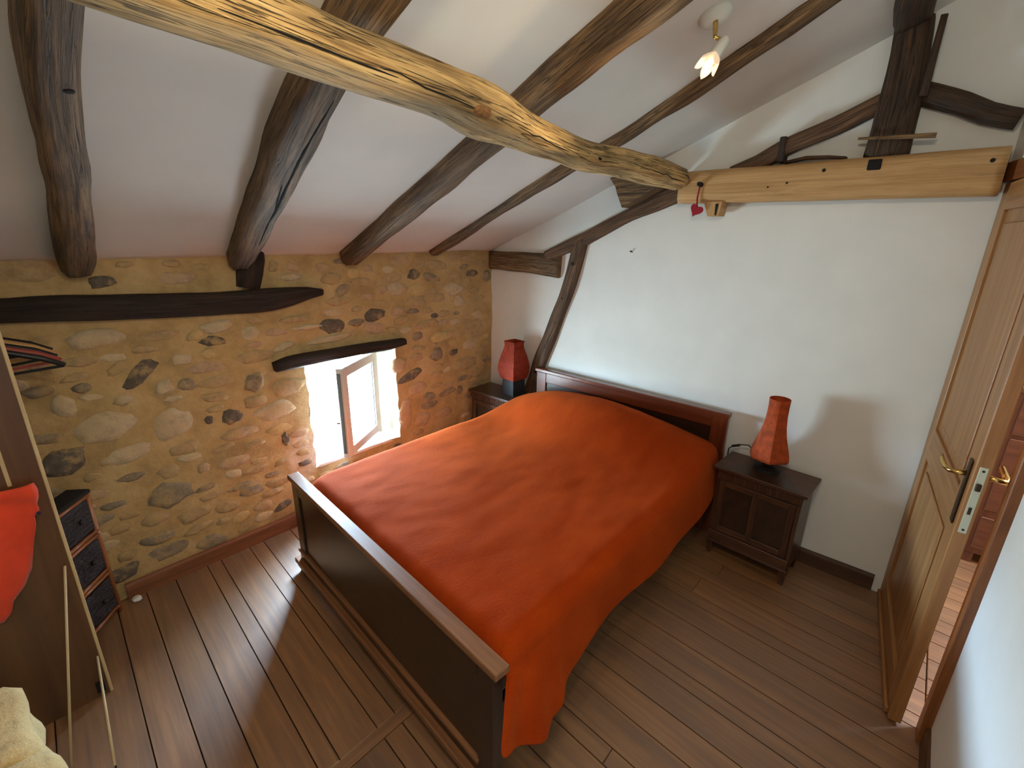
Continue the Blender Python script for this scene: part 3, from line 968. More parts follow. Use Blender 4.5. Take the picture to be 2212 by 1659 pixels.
split_on(r2, [(0.80, 1.75, 1.86), (0.845, 1.95, 1.79)], 0.005, M_dhole)
r1 = bpy.data.objects['rafter']
knot_on(r1, (0.24, 1.45, 2.0), 0.014, 0.010, M_dhole)

# timbers set in the stone wall
WN = (0, 1, 0)
timber('wall_timber', [(-0.9, 2.665, 1.44, 0.10, 0.12), (0.08, 2.665, 1.434, 0.095, 0.12), (0.5, 2.665, 1.409, 0.108, 0.12), (0.88, 2.665, 1.391, 0.118, 0.12), (1.10, 2.665, 1.392, 0.108, 0.12), (1.28, 2.668, 1.41, 0.07, 0.11), (1.36, 2.67, 1.408, 0.04, 0.09)],
       M_embed, WN, 'long blackened timber set into the stone wall', 'beam', seed=12, rough=0.008, roundness=0.3)
timber('stub_post', [(0.965, 2.668, 1.455, 0.11, 0.10), (0.985, 2.668, 1.53, 0.125, 0.10), (1.0, 2.665, 1.60, 0.12, 0.11), (1.0, 2.665, 1.66, 0.12, 0.11)],
       M_embed, WN, 'short black post under the split rafter, on the wall timber', 'post', seed=13, roundness=0.35)
timber('window_lintel', [(1.035, 2.655, 1.020, 0.045, 0.10), (1.12, 2.655, 1.030, 0.066, 0.11), (1.33, 2.655, 1.034, 0.070, 0.11), (1.55, 2.655, 1.032, 0.062, 0.11), (1.78, 2.655, 1.028, 0.054, 0.11), (1.91, 2.66, 1.030, 0.045, 0.09)],
       M_embed, WN, 'dark hewn lintel over the small window', 'lintel', seed=14, rough=0.009, roundness=0.3)

# truss timbers on the white head wall
HN = (1, 0, 0)
timber('tie_beam', [(2.74, 1.150, 2.003, 0.158, 0.12), (2.74, 0.8, 2.003, 0.160, 0.12), (2.74, 0.3, 2.006, 0.166, 0.12), (2.74, -0.118, 2.009, 0.172, 0.12)], M_tie, HN,
       'pale squared tie beam high on the white headboard wall', 'beam', seed=20, rough=0.003, roundness=0.16, n=24)
tie = bpy.data.objects['tie_beam']
for (y, z, r) in ((0.477, 2.046, 0.008), (-0.074, 2.046, 0.008), (0.62, 2.0, 0.005), (0.70, 1.985, 0.004)):
    bm = bmesh.new(); add_tube(bm, [(2.690, y, z), (2.6775, y, z)], r, 8)
    obj('peg_hole', bm, M_dhole, tie, uv=False)
obj('mortise_hole', box(2.6765, 2.69, 0.268, 0.318, 2.035, 2.078, 0.004), M_dhole, tie, uv=False)
timber('brace_rafter', [(2.785, 2.10, 1.60, 0.062, 0.06), (2.785, 1.90, 1.68, 0.074, 0.06), (2.785, 1.763, 1.735, 0.076, 0.06), (2.785, 1.476, 1.870, 0.074, 0.06), (2.785, 1.185, 1.985, 0.096, 0.06), (2.79, 1.02, 2.045, 0.09, 0.05)],
       M_brown, HN, 'brown slanting timber rising under the tie beam end', 'beam', seed=21, roundness=0.3)
timber('wall_plate', [(2.785, 2.648, 1.548, 0.138, 0.06), (2.785, 2.3, 1.546, 0.145, 0.06), (2.785, 1.985, 1.535, 0.155, 0.06)], M_dark, HN,
       'short dark horizontal timber in the corner by the stone wall', 'beam', seed=22, roundness=0.2)
timber('brace_post', [(2.785, 1.822, 1.725, 0.096, 0.06), (2.785, 1.893, 1.43, 0.095, 0.06), (2.785, 1.985, 1.18, 0.094, 0.06), (2.785, 2.097, 0.90, 0.098, 0.06), (2.785, 2.20, 0.62, 0.102, 0.055), (2.785, 2.28, 0.40, 0.105, 0.055)],
       M_brown, HN, 'leaning brown post with knots beside the bed head', 'post', seed=23, roundness=0.28)
bp_ = bpy.data.objects['brace_post']
for (y, z, r) in ((1.935, 1.32, 0.008), (1.99, 1.14, 0.007), (2.15, 0.74, 0.02), (1.86, 1.56, 0.018)):
    bm = bmesh.new(); add_tube(bm, [(2.765, y, z), (2.7535, y, z)], [r, r*0.7], 8)
    obj('knot', bm, M_dhole, bp_, uv=False)
timber('upper_strut', [(2.755, 0.90, 2.065, 0.06, 0.07), (2.755, 0.78, 2.105, 0.070, 0.07), (2.755, 0.667, 2.168, 0.074, 0.07), (2.755, 0.482, 2.233, 0.074, 0.07), (2.755, 0.325, 2.305, 0.070, 0.07), (2.755, 0.25, 2.33, 0.07, 0.07)],
       M_brown, HN, 'slim strut rising from the tie beam to the king post', 'beam', seed=24, roundness=0.3)
obj('iron_band', box(2.714, 2.795, 0.662, 0.692, 2.100, 2.210, 0.004), M_embed, bpy.data.objects['upper_strut'], uv=False)
timber('king_post', [(2.745, 0.266, 2.090, 0.155, 0.10), (2.745, 0.262, 2.20, 0.150, 0.10), (2.742, 0.260, 2.34, 0.142, 0.10), (2.74, 0.268, 2.48, 0.128, 0.10), (2.74, 0.275, 2.585, 0.12, 0.10)],
       M_king, HN, 'dark upright king post standing on the tie beam', 'post', seed=25, roundness=0.25, rough=0.006)
rafter_k = timber('ridge_timber', [(2.70, 0.283, 2.592, 0.118, 0.09), (2.45, 0.262, 2.598, 0.116, 0.09), (2.25, 0.24, 2.606, 0.116, 0.09)],
       M_king, RN, 'short dark timber running from the king post head towards the room', 'beam', seed=31, roundness=0.25, rough=0.006)
timber('batten', [(2.69, 0.186, 2.30, 0.026, 0.022), (2.685, 0.184, 2.43, 0.024, 0.022), (2.68, 0.181, 2.57, 0.022, 0.02)], M_king, HN,
       'thin dark batten leaning along the king post', 'batten', seed=26, rough=0.003)
timber('upper_strut', [(2.755, 0.20, 2.325, 0.072, 0.07), (2.755, 0.06, 2.268, 0.074, 0.07), (2.755, -0.02, 2.224, 0.070, 0.07), (2.755, -0.118, 2.192, 0.066, 0.07)],
       M_king, HN, 'stubby dark strut right of the king post, by the door wall', 'beam', seed=27, roundness=0.35)
bm = tube([(2.675, 0.372, 2.163), (2.675, 0.25, 2.157), (2.675, 0.112, 2.150)], [0.005, 0.008, 0.010], 8)
tag(obj('wooden_peg', bm, M_dark), 'thin dark peg driven through the foot of the king post', 'peg')
timber('scrap_slat', [(2.75, 0.66, 2.098, 0.012, 0.05), (2.75, 0.57, 2.112, 0.016, 0.05), (2.75, 0.48, 2.108, 0.014, 0.05), (2.75, 0.41, 2.10, 0.010, 0.05)], M_brown, HN,
       'small curved slat lying on top of the tie beam', 'slat', seed=28, rough=0.002)
bm = prism([(1.0, 1.926), (0.906, 1.926), (0.916, 1.856), (0.972, 1.854)], 0, 2.68, 2.775)
bl = tag(obj('wedge_block', bm, M_tie), 'small pale block fixed below the tie beam', 'block')
obj('dark_stain_strip', prism([(0.938, 1.915), (0.922, 1.915), (0.928, 1.858), (0.936, 1.858)], 0, 2.6785, 2.681), M_dhole, bl, uv=False)
bm = prism([(1.565, 2.07), (1.525, 2.02), (1.512, 1.985), (1.473, 1.906), (1.40, 1.94), (1.30, 1.992), (1.24, 2.02), (1.30, 2.06)], 0, 2.66, 2.79)
tag(obj('corbel_block', bm, M_dark, grain=1), 'dark wedge shaped block under the end of the golden beam', 'block')

# heart ornament on a dark peg
ht = thing('heart_ornament', 'tiny red felt heart hanging from a peg on the tie beam', 'ornament', (2.665, 1.03, 1.885))
def L_(bm, name, mat, **k):
    return obj(name, bm, mat, ht, **k)
pts = []
for i in range(28):
    t = 2*PI*i/28
    pts.append((0.0021*16*math.sin(t)**3, 0.0021*(13*math.cos(t)-5*math.cos(2*t)-2*math.cos(3*t)-math.cos(4*t))))
bm = prism(pts, 0, -0.007, 0.007)
bmesh.ops.rotate(bm, verts=bm.verts, cent=(0, 0, 0), matrix=Matrix.Rotation(0.45, 3, 'X'))
L_(bm, 'heart', M_heart, uv=False)
L_(tube([(0.004, 0.0, 0.02), (0.003, 0.004, 0.06), (0.004, -0.002, 0.115)], 0.004, 6), 'ribbon', M_heart, uv=False)
L_(tube([(0.03, -0.004, 0.125), (-0.02, -0.004, 0.128)], [0.013, 0.011], 10), 'peg', M_dhole, uv=False)
# nail in the plaster
tag(obj('nail', tube([(2.802, 1.452, 1.652), (2.785, 1.453, 1.656), (2.782, 1.458, 1.658)], 0.004, 6), M_dhole, uv=False), 'tiny dark nail in the bare white wall', 'nail')

# ------------------------------------------------------------------ ceiling spot
cl = thing('ceiling_spot', 'white swivel ceiling spot with glowing petal shade', 'lamp', (1.77, 0.703, roofz(0.703)))
rn = Vector((0, -0.382, -0.924))
q = rn.to_track_quat('Z', 'X').to_matrix().to_4x4()
bm = bmesh.new(); add_lathe(bm, [(0.052, -0.01), (0.052, 0.008), (0.046, 0.018), (0.030, 0.026), (0.008, 0.028)], 24)
o = obj('ceiling_rose', bm, M_lampw, cl, uv=False, smooth=True); o.matrix_local = q
E1 = Vector((1.755, 0.69, 2.375))-cl.location
E2 = Vector((1.745, 0.685, 2.355))-cl.location
EL = Vector((1.772, 0.664, 2.345))-cl.location
HD = Vector((1.672, 0.674, 2.250))-cl.location
obj('swivel_arm', tube([rn*0.02+Vector((-0.012, 0, 0)), E1, E2, E2.lerp(EL, 0.6)], [0.008, 0.008, 0.007, 0.007], 10), M_brass, cl, uv=False, smooth=True)
dirh = (HD-EL).normalized()
obj('lamp_holder', tube([EL-dirh*0.012, EL-dirh*0.006, EL, EL.lerp(HD, 0.5), EL.lerp(HD, 0.72)], [0.008, 0.015, 0.0185, 0.0175, 0.016], 18), M_lampw, cl, uv=False, smooth=True)
hq = dirh.to_track_quat('Z', 'X').to_matrix().to_4x4()
for k in range(5):
    a = 2*PI*k/5
    bm = bmesh.new()
    rows = []
    for i in range(7):
        t = i/6
        z = 0.055*t
        rr = 0.017+0.016*t
        w = 0.015*math.sin(PI*min(1.0, 0.22+0.78*t))**0.8+0.0008
        rows.append([bm.verts.new((math.cos(a)*rr-math.sin(a)*s_*w, math.sin(a)*rr+math.cos(a)*s_*w, z)) for s_ in (-1, -0.4, 0.4, 1)])
    for r0, r1 in zip(rows, rows[1:]):
        for i in range(3):
            bm.faces.new((r0[i], r0[i+1], r1[i+1], r1[i]))
    ge = bmesh.ops.extrude_face_region(bm, geom=list(bm.faces))
    for v in ge['geom']:
        if isinstance(v, bmesh.types.BMVert):
            v.co += Vector((math.cos(a), math.sin(a), 0))*0.002
    o = obj('petal', bm, M_petal, cl, uv=False)
    o.matrix_local = Matrix.Translation(EL.lerp(HD, 0.62)) @ hq
bm = bmesh.new(); add_lathe(bm, [(0.006, 0), (0.011, 0.012), (0.012, 0.024), (0.007, 0.036), (0.001, 0.040)], 14)
o = obj('bulb', bm, M_bulb, cl, uv=False, smooth=True)
o.matrix_local = Matrix.Translation(EL.lerp(HD, 0.72)) @ hq
HW = HD+cl.location
lamp('ceiling_spot_light', 'SPOT', HW+dirh*0.03, 10.0, (1.0, 0.74, 0.42), HW+dirh, spot_size=math.radians(150), spot_blend=0.6, shadow_soft_size=0.02)

# ------------------------------------------------------------------ bed
bed = thing('bed', 'dark wooden double bed with panelled head and footboard', 'bed', (1.80, 1.45, 0))
def B_(bm, name, mat, parent=bed, **k):
    o = obj(name, bm, mat, parent, **k)
    if parent is bed:
        o.location = -bed.location
    return o
# headboard (against the white wall)
for y0 in (0.712, 2.018):
    B_(box(2.715, 2.752, y0, y0+0.088, 0.0, 0.762, 0.004), 'headboard_post', M_bedred, grain=2)
B_(box(2.715, 2.752, 0.80, 2.018, 0.690, 0.762, 0.003), 'headboard_rail', M_bedred)
B_(box(2.702, 2.754, 0.704, 2.114, 0.762, 0.790, 0.006, 2), 'headboard_cap', M_bedred)
B_(box(2.726, 2.746, 0.80, 2.018, 0.26, 0.692), 'headboard_panel', M_beddark, grain=1)
# side rails
for y0, x0 in ((0.745, 0.800), (2.075, 0.908)):
    B_(box(x0, 2.72, y0, y0+0.03, 0.17, 0.33, 0.004), 'side_rail', M_beddark)
B_(box(0.96, 2.70, 0.79, 2.06, 0.30, 0.52, 0.04, 3), 'mattress', plain('mattress_ticking', lin(214, 206, 190), 0.9))
# footboard, set a few degrees askew
fbp = bpy.data.objects.new('footboard', None); C.objects.link(fbp); fbp.parent = bed
fbp.location = Vector((0.836, 1.465, 0))-bed.location
fbp.rotation_euler.z = -math.atan(0.08)
def F_(bm, name, mat, **k):
    return obj(name, bm, mat, fbp, **k)
F_(box(-0.030, 0.026, -0.785, 0.785, 0.540, 0.566, 0.004, 2), 'top_cap', M_bedcap)
for sy in (-1, 1):
    F_(box(-0.020, 0.020, min(sy*0.765, sy*0.69), max(sy*0.765, sy*0.69), 0.02, 0.541, 0.003), 'post', M_beddark, grain=2)
F_(box(-0.020, 0.020, -0.69, 0.69, 0.478, 0.541, 0.003), 'rail', M_beddark)
F_(box(-0.012, 0.012, -0.69, 0.69, 0.12, 0.480), 'panel', M_beddark, grain=1)
F_(box(-0.028, 0.022, -0.70, 0.775, 0.118, 0.136, 0.004, 2), 'moulding', M_bedcap)
F_(box(-0.022, 0.02, -0.765, 0.765, 0.075, 0.119, 0.002), 'bottom_rail', M_beddark)
F_(box(-0.048, 0.022, -0.782, 0.790, 0.050, 0.078, 0.005, 2), 'plinth_moulding', M_bedcap)
F_(box(-0.040, 0.02, -0.775, 0.78, 0.028, 0.052, 0.002), 'plinth', M_beddark)
for sy in (-1, 1):
    F_(box(-0.03, 0.018, sy*0.74-0.03, sy*0.74+0.03, 0.0, 0.029, 0.003), 'foot', M_beddark)

# bedspread: one continuous cloth over mattress and pillows
def xf(y):
    return 0.836+0.08*(y-1.465)
def ztop(x, y):
    g = lambda cx, cy, sx, sy: math.exp(-((x-cx)/sx)**2-((y-cy)/sy)**2)
    z = 0.560+0.010*math.sin(x*2.3)*math.sin(y*2.0)
    z += 0.200*g(2.44, 1.40, 0.30, 0.47)+0.050*g(2.50, 0.95, 0.28, 0.30)+0.07*g(2.52, 1.85, 0.26, 0.28)
    z -= 0.022*g(2.12, 1.85, 0.20, 0.22)
    z += 0.012*g(1.2, 1.4, 0.5, 0.5)
    z += 0.006*noise.noise(Vector((x*3, y*3, 0)))+0.003*noise.noise(Vector((x*9, y*14, 5)))
    return z
bm = bmesh.new()
NU, RT = 84, 0.065
cols = []
for i in range(NU+1):
    u = i/NU
    uu = u
    xn = 0.875+(2.700-0.875)*uu
    yl = 2.195-0.075*uu
    yr = 0.700+0.030*max(0.0, (uu-0.8)/0.2)
    fe = max(0.0, 1-(xn-0.875)/0.16)
    yl -= 0.055*fe**2
    hemz = 0.305+0.02*math.sin(xn*5)-0.03*max(0, 1-abs(xn-0.98)/0.16)
    hemz += 0.05*max(0, (xn-2.2)/0.5)
    col = []
    for k in range(6):                         # left hanging side
        t = k/5
        col.append((xn, yl+RT*0.0+0.012*(1-t)+0.008*math.sin(xn*14)*(1-t), 0.30+(0.56-RT-0.30)*t, 0))
    for k in range(1, 6):
        a = PI/2*k/5
        col.append((xn, yl-RT+RT*math.cos(a), -RT+RT*math.sin(a), 1))
    NT = 46
    for k in range(1, NT):
        t = k/NT
        col.append((xn, yl-RT+(yr+RT-(yl-RT))*t, 0.0, 1))
    for k in range(6):
        a = PI/2*(1-k/5)
        col.append((xn, yr+RT-RT*math.cos(a), -RT+RT*math.sin(a), 1))
    for k in range(1, 13):
        t = k/12
        fold = 0.012*math.sin(xn*9+1.0)*t+0.016*t*max(0, 1-abs(xn-0.95)/0.25)*math.sin(xn*46)
        col.append((xn, yr-0.028*t+fold, ('h', t, hemz), 2))
    row = []
    for (x, y, z, md) in col:
        yy = min(max(y, yr), yl)
        x2 = x
        fx = xf(y)+0.030
        # keep the foot end inside the footboard, except the flap that hangs outside its right end
        x2 = fx+(x-0.875)*(2.700-fx)/(2.700-0.875)
        zt = ztop(x2, yy)
        tuck = 0.045*max(0.0, 1-(x2-fx)/0.05)**2
        if md == 0:
            zz = z-tuck
        elif md == 1:
            zz = zt+z-tuck*(1 if y > 0.74 else 0.3)
        else:
            _, t, hz = z
            zz = (zt-RT)+(hz-(zt-RT))*t
            near = max(0.0, 1-(x-0.875)/0.22)
            x2 -= 0.150*near**1.5*min(1, t*1.15)
            y = y-0.075*t*max(0.0, 1-abs(x-0.96)/0.20)-0.034*near*t-0.040*near*math.sin(x*58+t*1.2)*t**0.7
            zz += (0.075*near+0.105*near**3)*t
        row.append(bm.verts.new((x2, y, zz)))
    cols.append(row)
for a, b in zip(cols, cols[1:]):
    for k in range(len(a)-1):
        bm.faces.new((a[k], a[k+1], b[k+1], b[k])).smooth = True
sp = obj('bedspread', bm, M_spread, uv=False)
md_ = sp.modifiers.new('thickness', 'SOLIDIFY'); md_.thickness = 0.008; md_.offset = 0
md_ = sp.modifiers.new('smooth', 'SUBSURF'); md_.levels = 1; md_.render_levels = 2
tag(sp, 'rust orange fleece bedspread draped over the bed and pillow', 'bedspread')

# ------------------------------------------------------------------ nightstands
def make_ns():
    t = thing('nightstand', '', 'nightstand', (0, 0, 0), 0, 'pair of walnut nightstands')
    W2, H = 0.208, 0.555
    def P(bm, name, mat, par=t, **k):
        return obj(name, bm, mat, par, **k)
    tp = P(box(-0.150, 0.112, -W2-0.022, W2+0.022, H-0.020, H, 0.004, 2), 'top', M_ns, grain=1)
    # sunburst veneer wedges on the top
    for (a, b) in (((-0.145, -0.15), (-0.145, 0.15)),):
        P(prism([(-0.144, -0.20), (-0.144, 0.20), (0.06, 0.05), (0.06, -0.05)], 2, H-0.0005, H+0.0012), 'veneer_wedge', M_nsd, tp, grain=0)
    P(box(-0.128, 0.105, -W2, -W2+0.018, 0.10, H-0.02), 'side_panel', M_ns, grain=2)
    P(box(-0.128, 0.105, W2-0.018, W2, 0.10, H-0.02), 'side_panel', M_ns, grain=2)
    P(box(0.092, 0.105, -W2+0.018, W2-0.018, 0.10, H-0.02), 'back_panel', M_nsd, grain=2)
    P(box(-0.125, 0.092, -W2+0.018, W2-0.018, 0.10, 0.118), 'bottom_panel', M_nsd, grain=1)
    fr = P(box(-0.134, -0.110, -W2, W2, H-0.075, H-0.02, 0.002), 'frieze', M_ns, grain=1)
    for k in range(22):
        y = -W2+0.018+k*(2*W2-0.036)/21
        P(box(-0.140, -0.133, y-0.0055, y+0.0055, H-0.068, H-0.026, 0.002), 'flute', M_ns, fr, grain=2)
    dr = P(box(-0.130, -0.112, -W2+0.020, W2-0.020, 0.165, H-0.078, 0.002), 'door', M_nsd, grain=2)
    for y0, y1 in ((-W2+0.020, -W2+0.050), (-0.016, 0.016), (W2-0.050, W2-0.020)):
        P(box(-0.138, -0.129, y0, y1, 0.165, H-0.078, 0.002), 'stile', M_ns, dr, grain=2)
    for z0, z1 in ((0.165, 0.200), (H-0.112, H-0.078)):
        P(box(-0.138, -0.129, -W2+0.050, W2-0.050, z0, z1, 0.002), 'rail', M_ns, dr, grain=1)
    P(box(-0.140, -0.129, 0.05, 0.062, 0.34, 0.35, 0.002), 'keyhole_plate', M_bronze, dr, uv=False)
    P(box(-0.138, -0.108, -W2, W2, 0.090, 0.158, 0.003), 'base_rail', M_ns, grain=1)
    P(box(-0.142, -0.106, -W2-0.004, W2+0.004, 0.085, 0.097, 0.002), 'base_moulding', M_ns, grain=1)
    for sx, sy in ((-1, -1), (-1, 1), (1, -1), (1, 1)):
        x0 = -0.132 if sx < 0 else 0.072
        y0 = sy*W2-(0 if sy < 0 else 0.034)
        bm = bmesh.new()
        vv = add_box(bm, x0, x0+0.034, y0, y0+0.034, 0.0, 0.092)
        for v in vv:
            if v.co.z < 0.01:
                v.co.x += (x0+0.017-v.co.x)*0.35
                v.co.y += (y0+0.017-v.co.y)*0.35
        P(bm, 'leg', M_ns, grain=2)
    return t
nsR = make_ns()
nsR['label'] = 'walnut nightstand right of the bed, under the flared orange lamp'
nsL = copy_tree(nsR)
nsL['label'] = 'walnut nightstand in the corner by the stone wall'
nsR.location = (2.642, 0.452, 0); nsR.rotation_euler.z = -0.06
nsL.location = (2.640, 2.392, 0)

# lamps on them
def shade_bm(prof, sides, blend, th=0.003, n=48):
    """prof: (half width, z, roundness 0..1); sided loft with an inner skin"""
    bm = bmesh.new()
    def ring(r, z, rd):
        out = []
        for k in range(n):
            a = 2*PI*k/n
            seg = 2*PI/sides
            m_ = ((a+seg/2) % seg)-seg/2
            pr = math.cos(seg/2)/math.cos(seg/2-abs(m_)) if False else math.cos(seg/2)/math.cos(abs(m_)-seg/2)
            q_ = pr*(1-rd)+1.0*rd
            out.append(bm.verts.new((math.cos(a)*r*q_, math.sin(a)*r*q_, z)))
        return out
    O = [ring(r, z, rd) for r, z, rd in prof]
    I = [ring(r-th, z, rd) for r, z, rd in prof]
    def skin(R):
        for a, b in zip(R, R[1:]):
            for k in range(n):
                bm.faces.new((a[k], a[(k+1) % n], b[(k+1) % n], b[k]))
    skin(O); skin(I)
    for a, b in ((O[0], I[0]), (O[-1], I[-1])):
        for k in range(n):
            bm.faces.new((a[k], a[(k+1) % n], b[(k+1) % n], b[k]))
    return bm
lr = thing('table_lamp', 'flared orange paper table lamp on the right nightstand', 'lamp', (2.655, 0.462, 0.557), 0.25)
obj('base', shade_bm([(0.065, 0.0, 1), (0.065, 0.012, 1), (0.03, 0.022, 1)], 6, 0, th=0.02), M_black, lr, uv=False)
obj('stem', tube([(0, 0, 0.008), (0, 0, 0.12)], 0.012, 10), M_bronze, lr, uv=False)
obj('lamp_shade', shade_bm([(0.098, 0.068, 0.25), (0.104, 0.082, 0.25), (0.100, 0.105, 0.2), (0.086, 0.15, 0.15), (0.071, 0.20, 0.15), (0.060, 0.255, 0.2), (0.053, 0.31, 0.45), (0.050, 0.36, 0.75), (0.050, 0.402, 1.0)], 6, 0), M_shade1, lr, uv=False)
ll = thing('table_lamp', 'square pear shaped red paper lamp on the corner nightstand', 'lamp', (2.655, 2.285, 0.557), math.radians(40))
obj('base', shade_bm([(0.086, 0.0, 0.0), (0.088, 0.06, 0.0), (0.085, 0.125, 0.0)], 4, 0, th=0.02), M_black, ll, uv=False)
obj('lamp_shade', shade_bm([(0.088, 0.120, 0.05), (0.102, 0.128, 0.05), (0.116, 0.165, 0.05), (0.122, 0.210, 0.05), (0.116, 0.255, 0.05), (0.100, 0.305, 0.05), (0.084, 0.345, 0.05), (0.074, 0.375, 0.05), (0.072, 0.400, 0.05), (0.080, 0.418, 0.05)], 4, 0), M_shade2, ll, uv=False)
for k in range(4):
    pass
# cord with inline switch lying behind the right lamp
cd = thing('lamp_cord', 'black lamp cord with inline switch on the right nightstand', 'cord', (2.70, 0.58, 0.557))
obj('cord', tube([(-0.01, -0.06, 0.006), (0.0, -0.03, 0.06), (0.01, 0.0, 0.082), (0.02, 0.04, 0.070), (0.02, 0.085, 0.045), (0.035, 0.108, 0.02), (0.060, 0.112, -0.10)], 0.0032, 6), M_black, cd, uv=False)
bm = bmesh.new()
add_box(bm, -0.008, 0.008, -0.024, 0.024, -0.006, 0.006, 0.003, 2, mat=Matrix.Translation((0.02, 0.068, 0.056)) @ Matrix.Rotation(-0.42, 4, 'X'))
obj('switch', bm, M_black, cd, uv=False)

# ------------------------------------------------------------------ door
door = bpy.data.objects.new('door_1', None)
C.objects.link(door)
door.location = (2.782, -0.134, 0.012)
door.rotation_euler.z = math.radians(186.3)
struct(door, 'panelled oak door standing ajar beside the head wall', 'door')
DW, DH, DT = 0.825, 1.955, 0.040
def D_(bm, name, mat, par=door, **k):
    return obj(name, bm, mat, par, **k)
D_(box(0, 0.105, 0, DT, 0, DH, 0.003), 'stile', M_door, grain=2)
D_(box(DW-0.105, DW, 0, DT, 0, DH, 0.003), 'stile', M_door, grain=2)
for z0, z1 in ((0, 0.13), (0.81, 0.95), (DH-0.10, DH)):
    D_(box(0.105, DW-0.105, 0, DT, z0, z1, 0.003), 'rail', M_door, grain=0)
for z0, z1 in ((0.13, 0.81), (0.95, DH-0.10)):
    bm = bmesh.new()
    add_box(bm, 0.105, DW-0.105, 0.012, DT-0.012, z0, z1)
    add_box(bm, 0.150, DW-0.150, 0.005, 0.013, z0+0.045, z1-0.045, 0.006)
    add_box(bm, 0.150, DW-0.150, DT-0.013, DT-0.005, z0+0.045, z1-0.045, 0.006)
    D_(bm, 'panel', M_door, grain=2)
# room side long plate and lever, lock plate on the edge, landing side lever
D_(box(DW-0.062, DW-0.028, -0.006, 0.0, 0.845, 1.075, 0.004, 2), 'handle_plate', M_bronze)
bm = bmesh.new()
add_tube(bm, [(DW-0.045, 0.0, 1.025), (DW-0.045, -0.030, 1.022), (DW-0.055, -0.045, 1.02), (DW-0.085, -0.052, 1.018), (DW-0.125, -0.056, 1.026), (DW-0.150, -0.058, 1.034)], [0.009, 0.008, 0.008, 0.008, 0.007, 0.006], 10)
D_(bm, 'lever', M_brass, uv=False, smooth=True)
bm = bmesh.new()
add_tube(bm, [(DW-0.045, DT, 1.025), (DW-0.045, DT+0.030, 1.022), (DW-0.045, DT+0.048, 1.020), (DW-0.075, DT+0.054, 1.022), (DW-0.15, DT+0.056, 1.03)], [0.009, 0.008, 0.010, 0.010, 0.008], 10)
D_(bm, 'lever', M_brass, uv=False, smooth=True)
D_(box(DW-0.060, DW-0.028, DT, DT+0.006, 0.845, 1.075, 0.003), 'handle_plate', M_bronze)
lk = D_(box(DW-0.001, DW+0.0025, 0.010, 0.031, 0.835, 1.070, 0.001), 'lock_plate', M_steel, uv=False)
D_(box(DW+0.001, DW+0.010, 0.014, 0.027, 0.990, 1.015, 0.002), 'latch', M_bronze, lk, uv=False)
D_(box(DW+0.002, DW+0.004, 0.016, 0.024, 0.905, 0.930), 'bolt', M_bronze, lk, uv=False)
for z in (0.848, 1.058):
    D_(tube([(DW+0.001, 0.0205, z), (DW+0.0038, 0.0205, z)], 0.004, 8), 'screw', M_bronze, lk, uv=False)
D_(box(0.02, DW-0.02, -0.012, 0.0, 0.004, 0.034, 0.004), 'weather_bar', M_door, grain=0)
# frame
jamb = thing('door_frame', 'brown oak frame around the door opening', 'door frame', (JX, JY, 0))
jamb['kind'] = 'structure'
def J_(bm, name, **k):
    o = obj(name, bm, M_frame, jamb, **k)
    o.location = -jamb.location
    return o
u = Vector((HX-JX, HY-JY, 0)).normalized()
nn = Vector((-u.y, u.x, 0))
def bay_box(s0, s1, d0, d1, z0, z1):
    bm = bmesh.new()
    add_prism(bm, [tuple((Vector((JX, JY, 0))+u*a+nn*b)[:2]) for a, b in ((s0, d0), (s1, d0), (s1, d1), (s0, d1))], 2, z0, z1)
    return bm
bayL = math.hypot(HX-JX, HY-JY)
J_(box(1.935, 2.008, RY-0.12, -0.310, 0, 2.045, 0.003), 'jamb', grain=2)
J_(box(2.755, 2.799, -0.316, -0.181, 0, 2.0), 'jamb', grain=2)
J_(bay_box(-0.062, bayL-0.002, -0.13, 0.012, 1.975, 2.045), 'head', grain=u)

# reddish chest seen on the landing
hc = thing('landing_chest', 'reddish wooden chest of drawers standing on the landing behind the door', 'chest', (3.70, -0.90, 0), 0.0)
M_red = wood('red_stained_pine', lin(70, 36, 22), lin(112, 64, 42), rough=0.35, bump=0.05)
obj('body', box(-0.25, 0.25, -0.45, 0.45, 0.06, 1.02, 0.006), M_red, hc)
obj('top', box(-0.28, 0.28, -0.48, 0.48, 1.02, 1.05, 0.006), M_red, hc)
for z in (0.10, 0.34, 0.57, 0.79):
    d_ = obj('drawer', box(-0.262, -0.249, -0.42, 0.42, z, z+0.20, 0.004), M_red, hc)
    for y in (-0.22, 0.22):
        bm = bmesh.new(); add_lathe(bm, [(0.008, 0), (0.016, 0.012), (0.016, 0.022), (0.006, 0.028)], 12)
        k = obj('knob', bm, M_bronze, d_, uv=False)
        k.location = (-0.262, y, z+0.11); k.rotation_euler.y = -PI/2
for sx in (-1, 1):
    for sy in (-1, 1):
        obj('leg', box(sx*0.22-0.025, sx*0.22+0.025, sy*0.42-0.025, sy*0.42+0.025, 0, 0.062), M_red, hc)

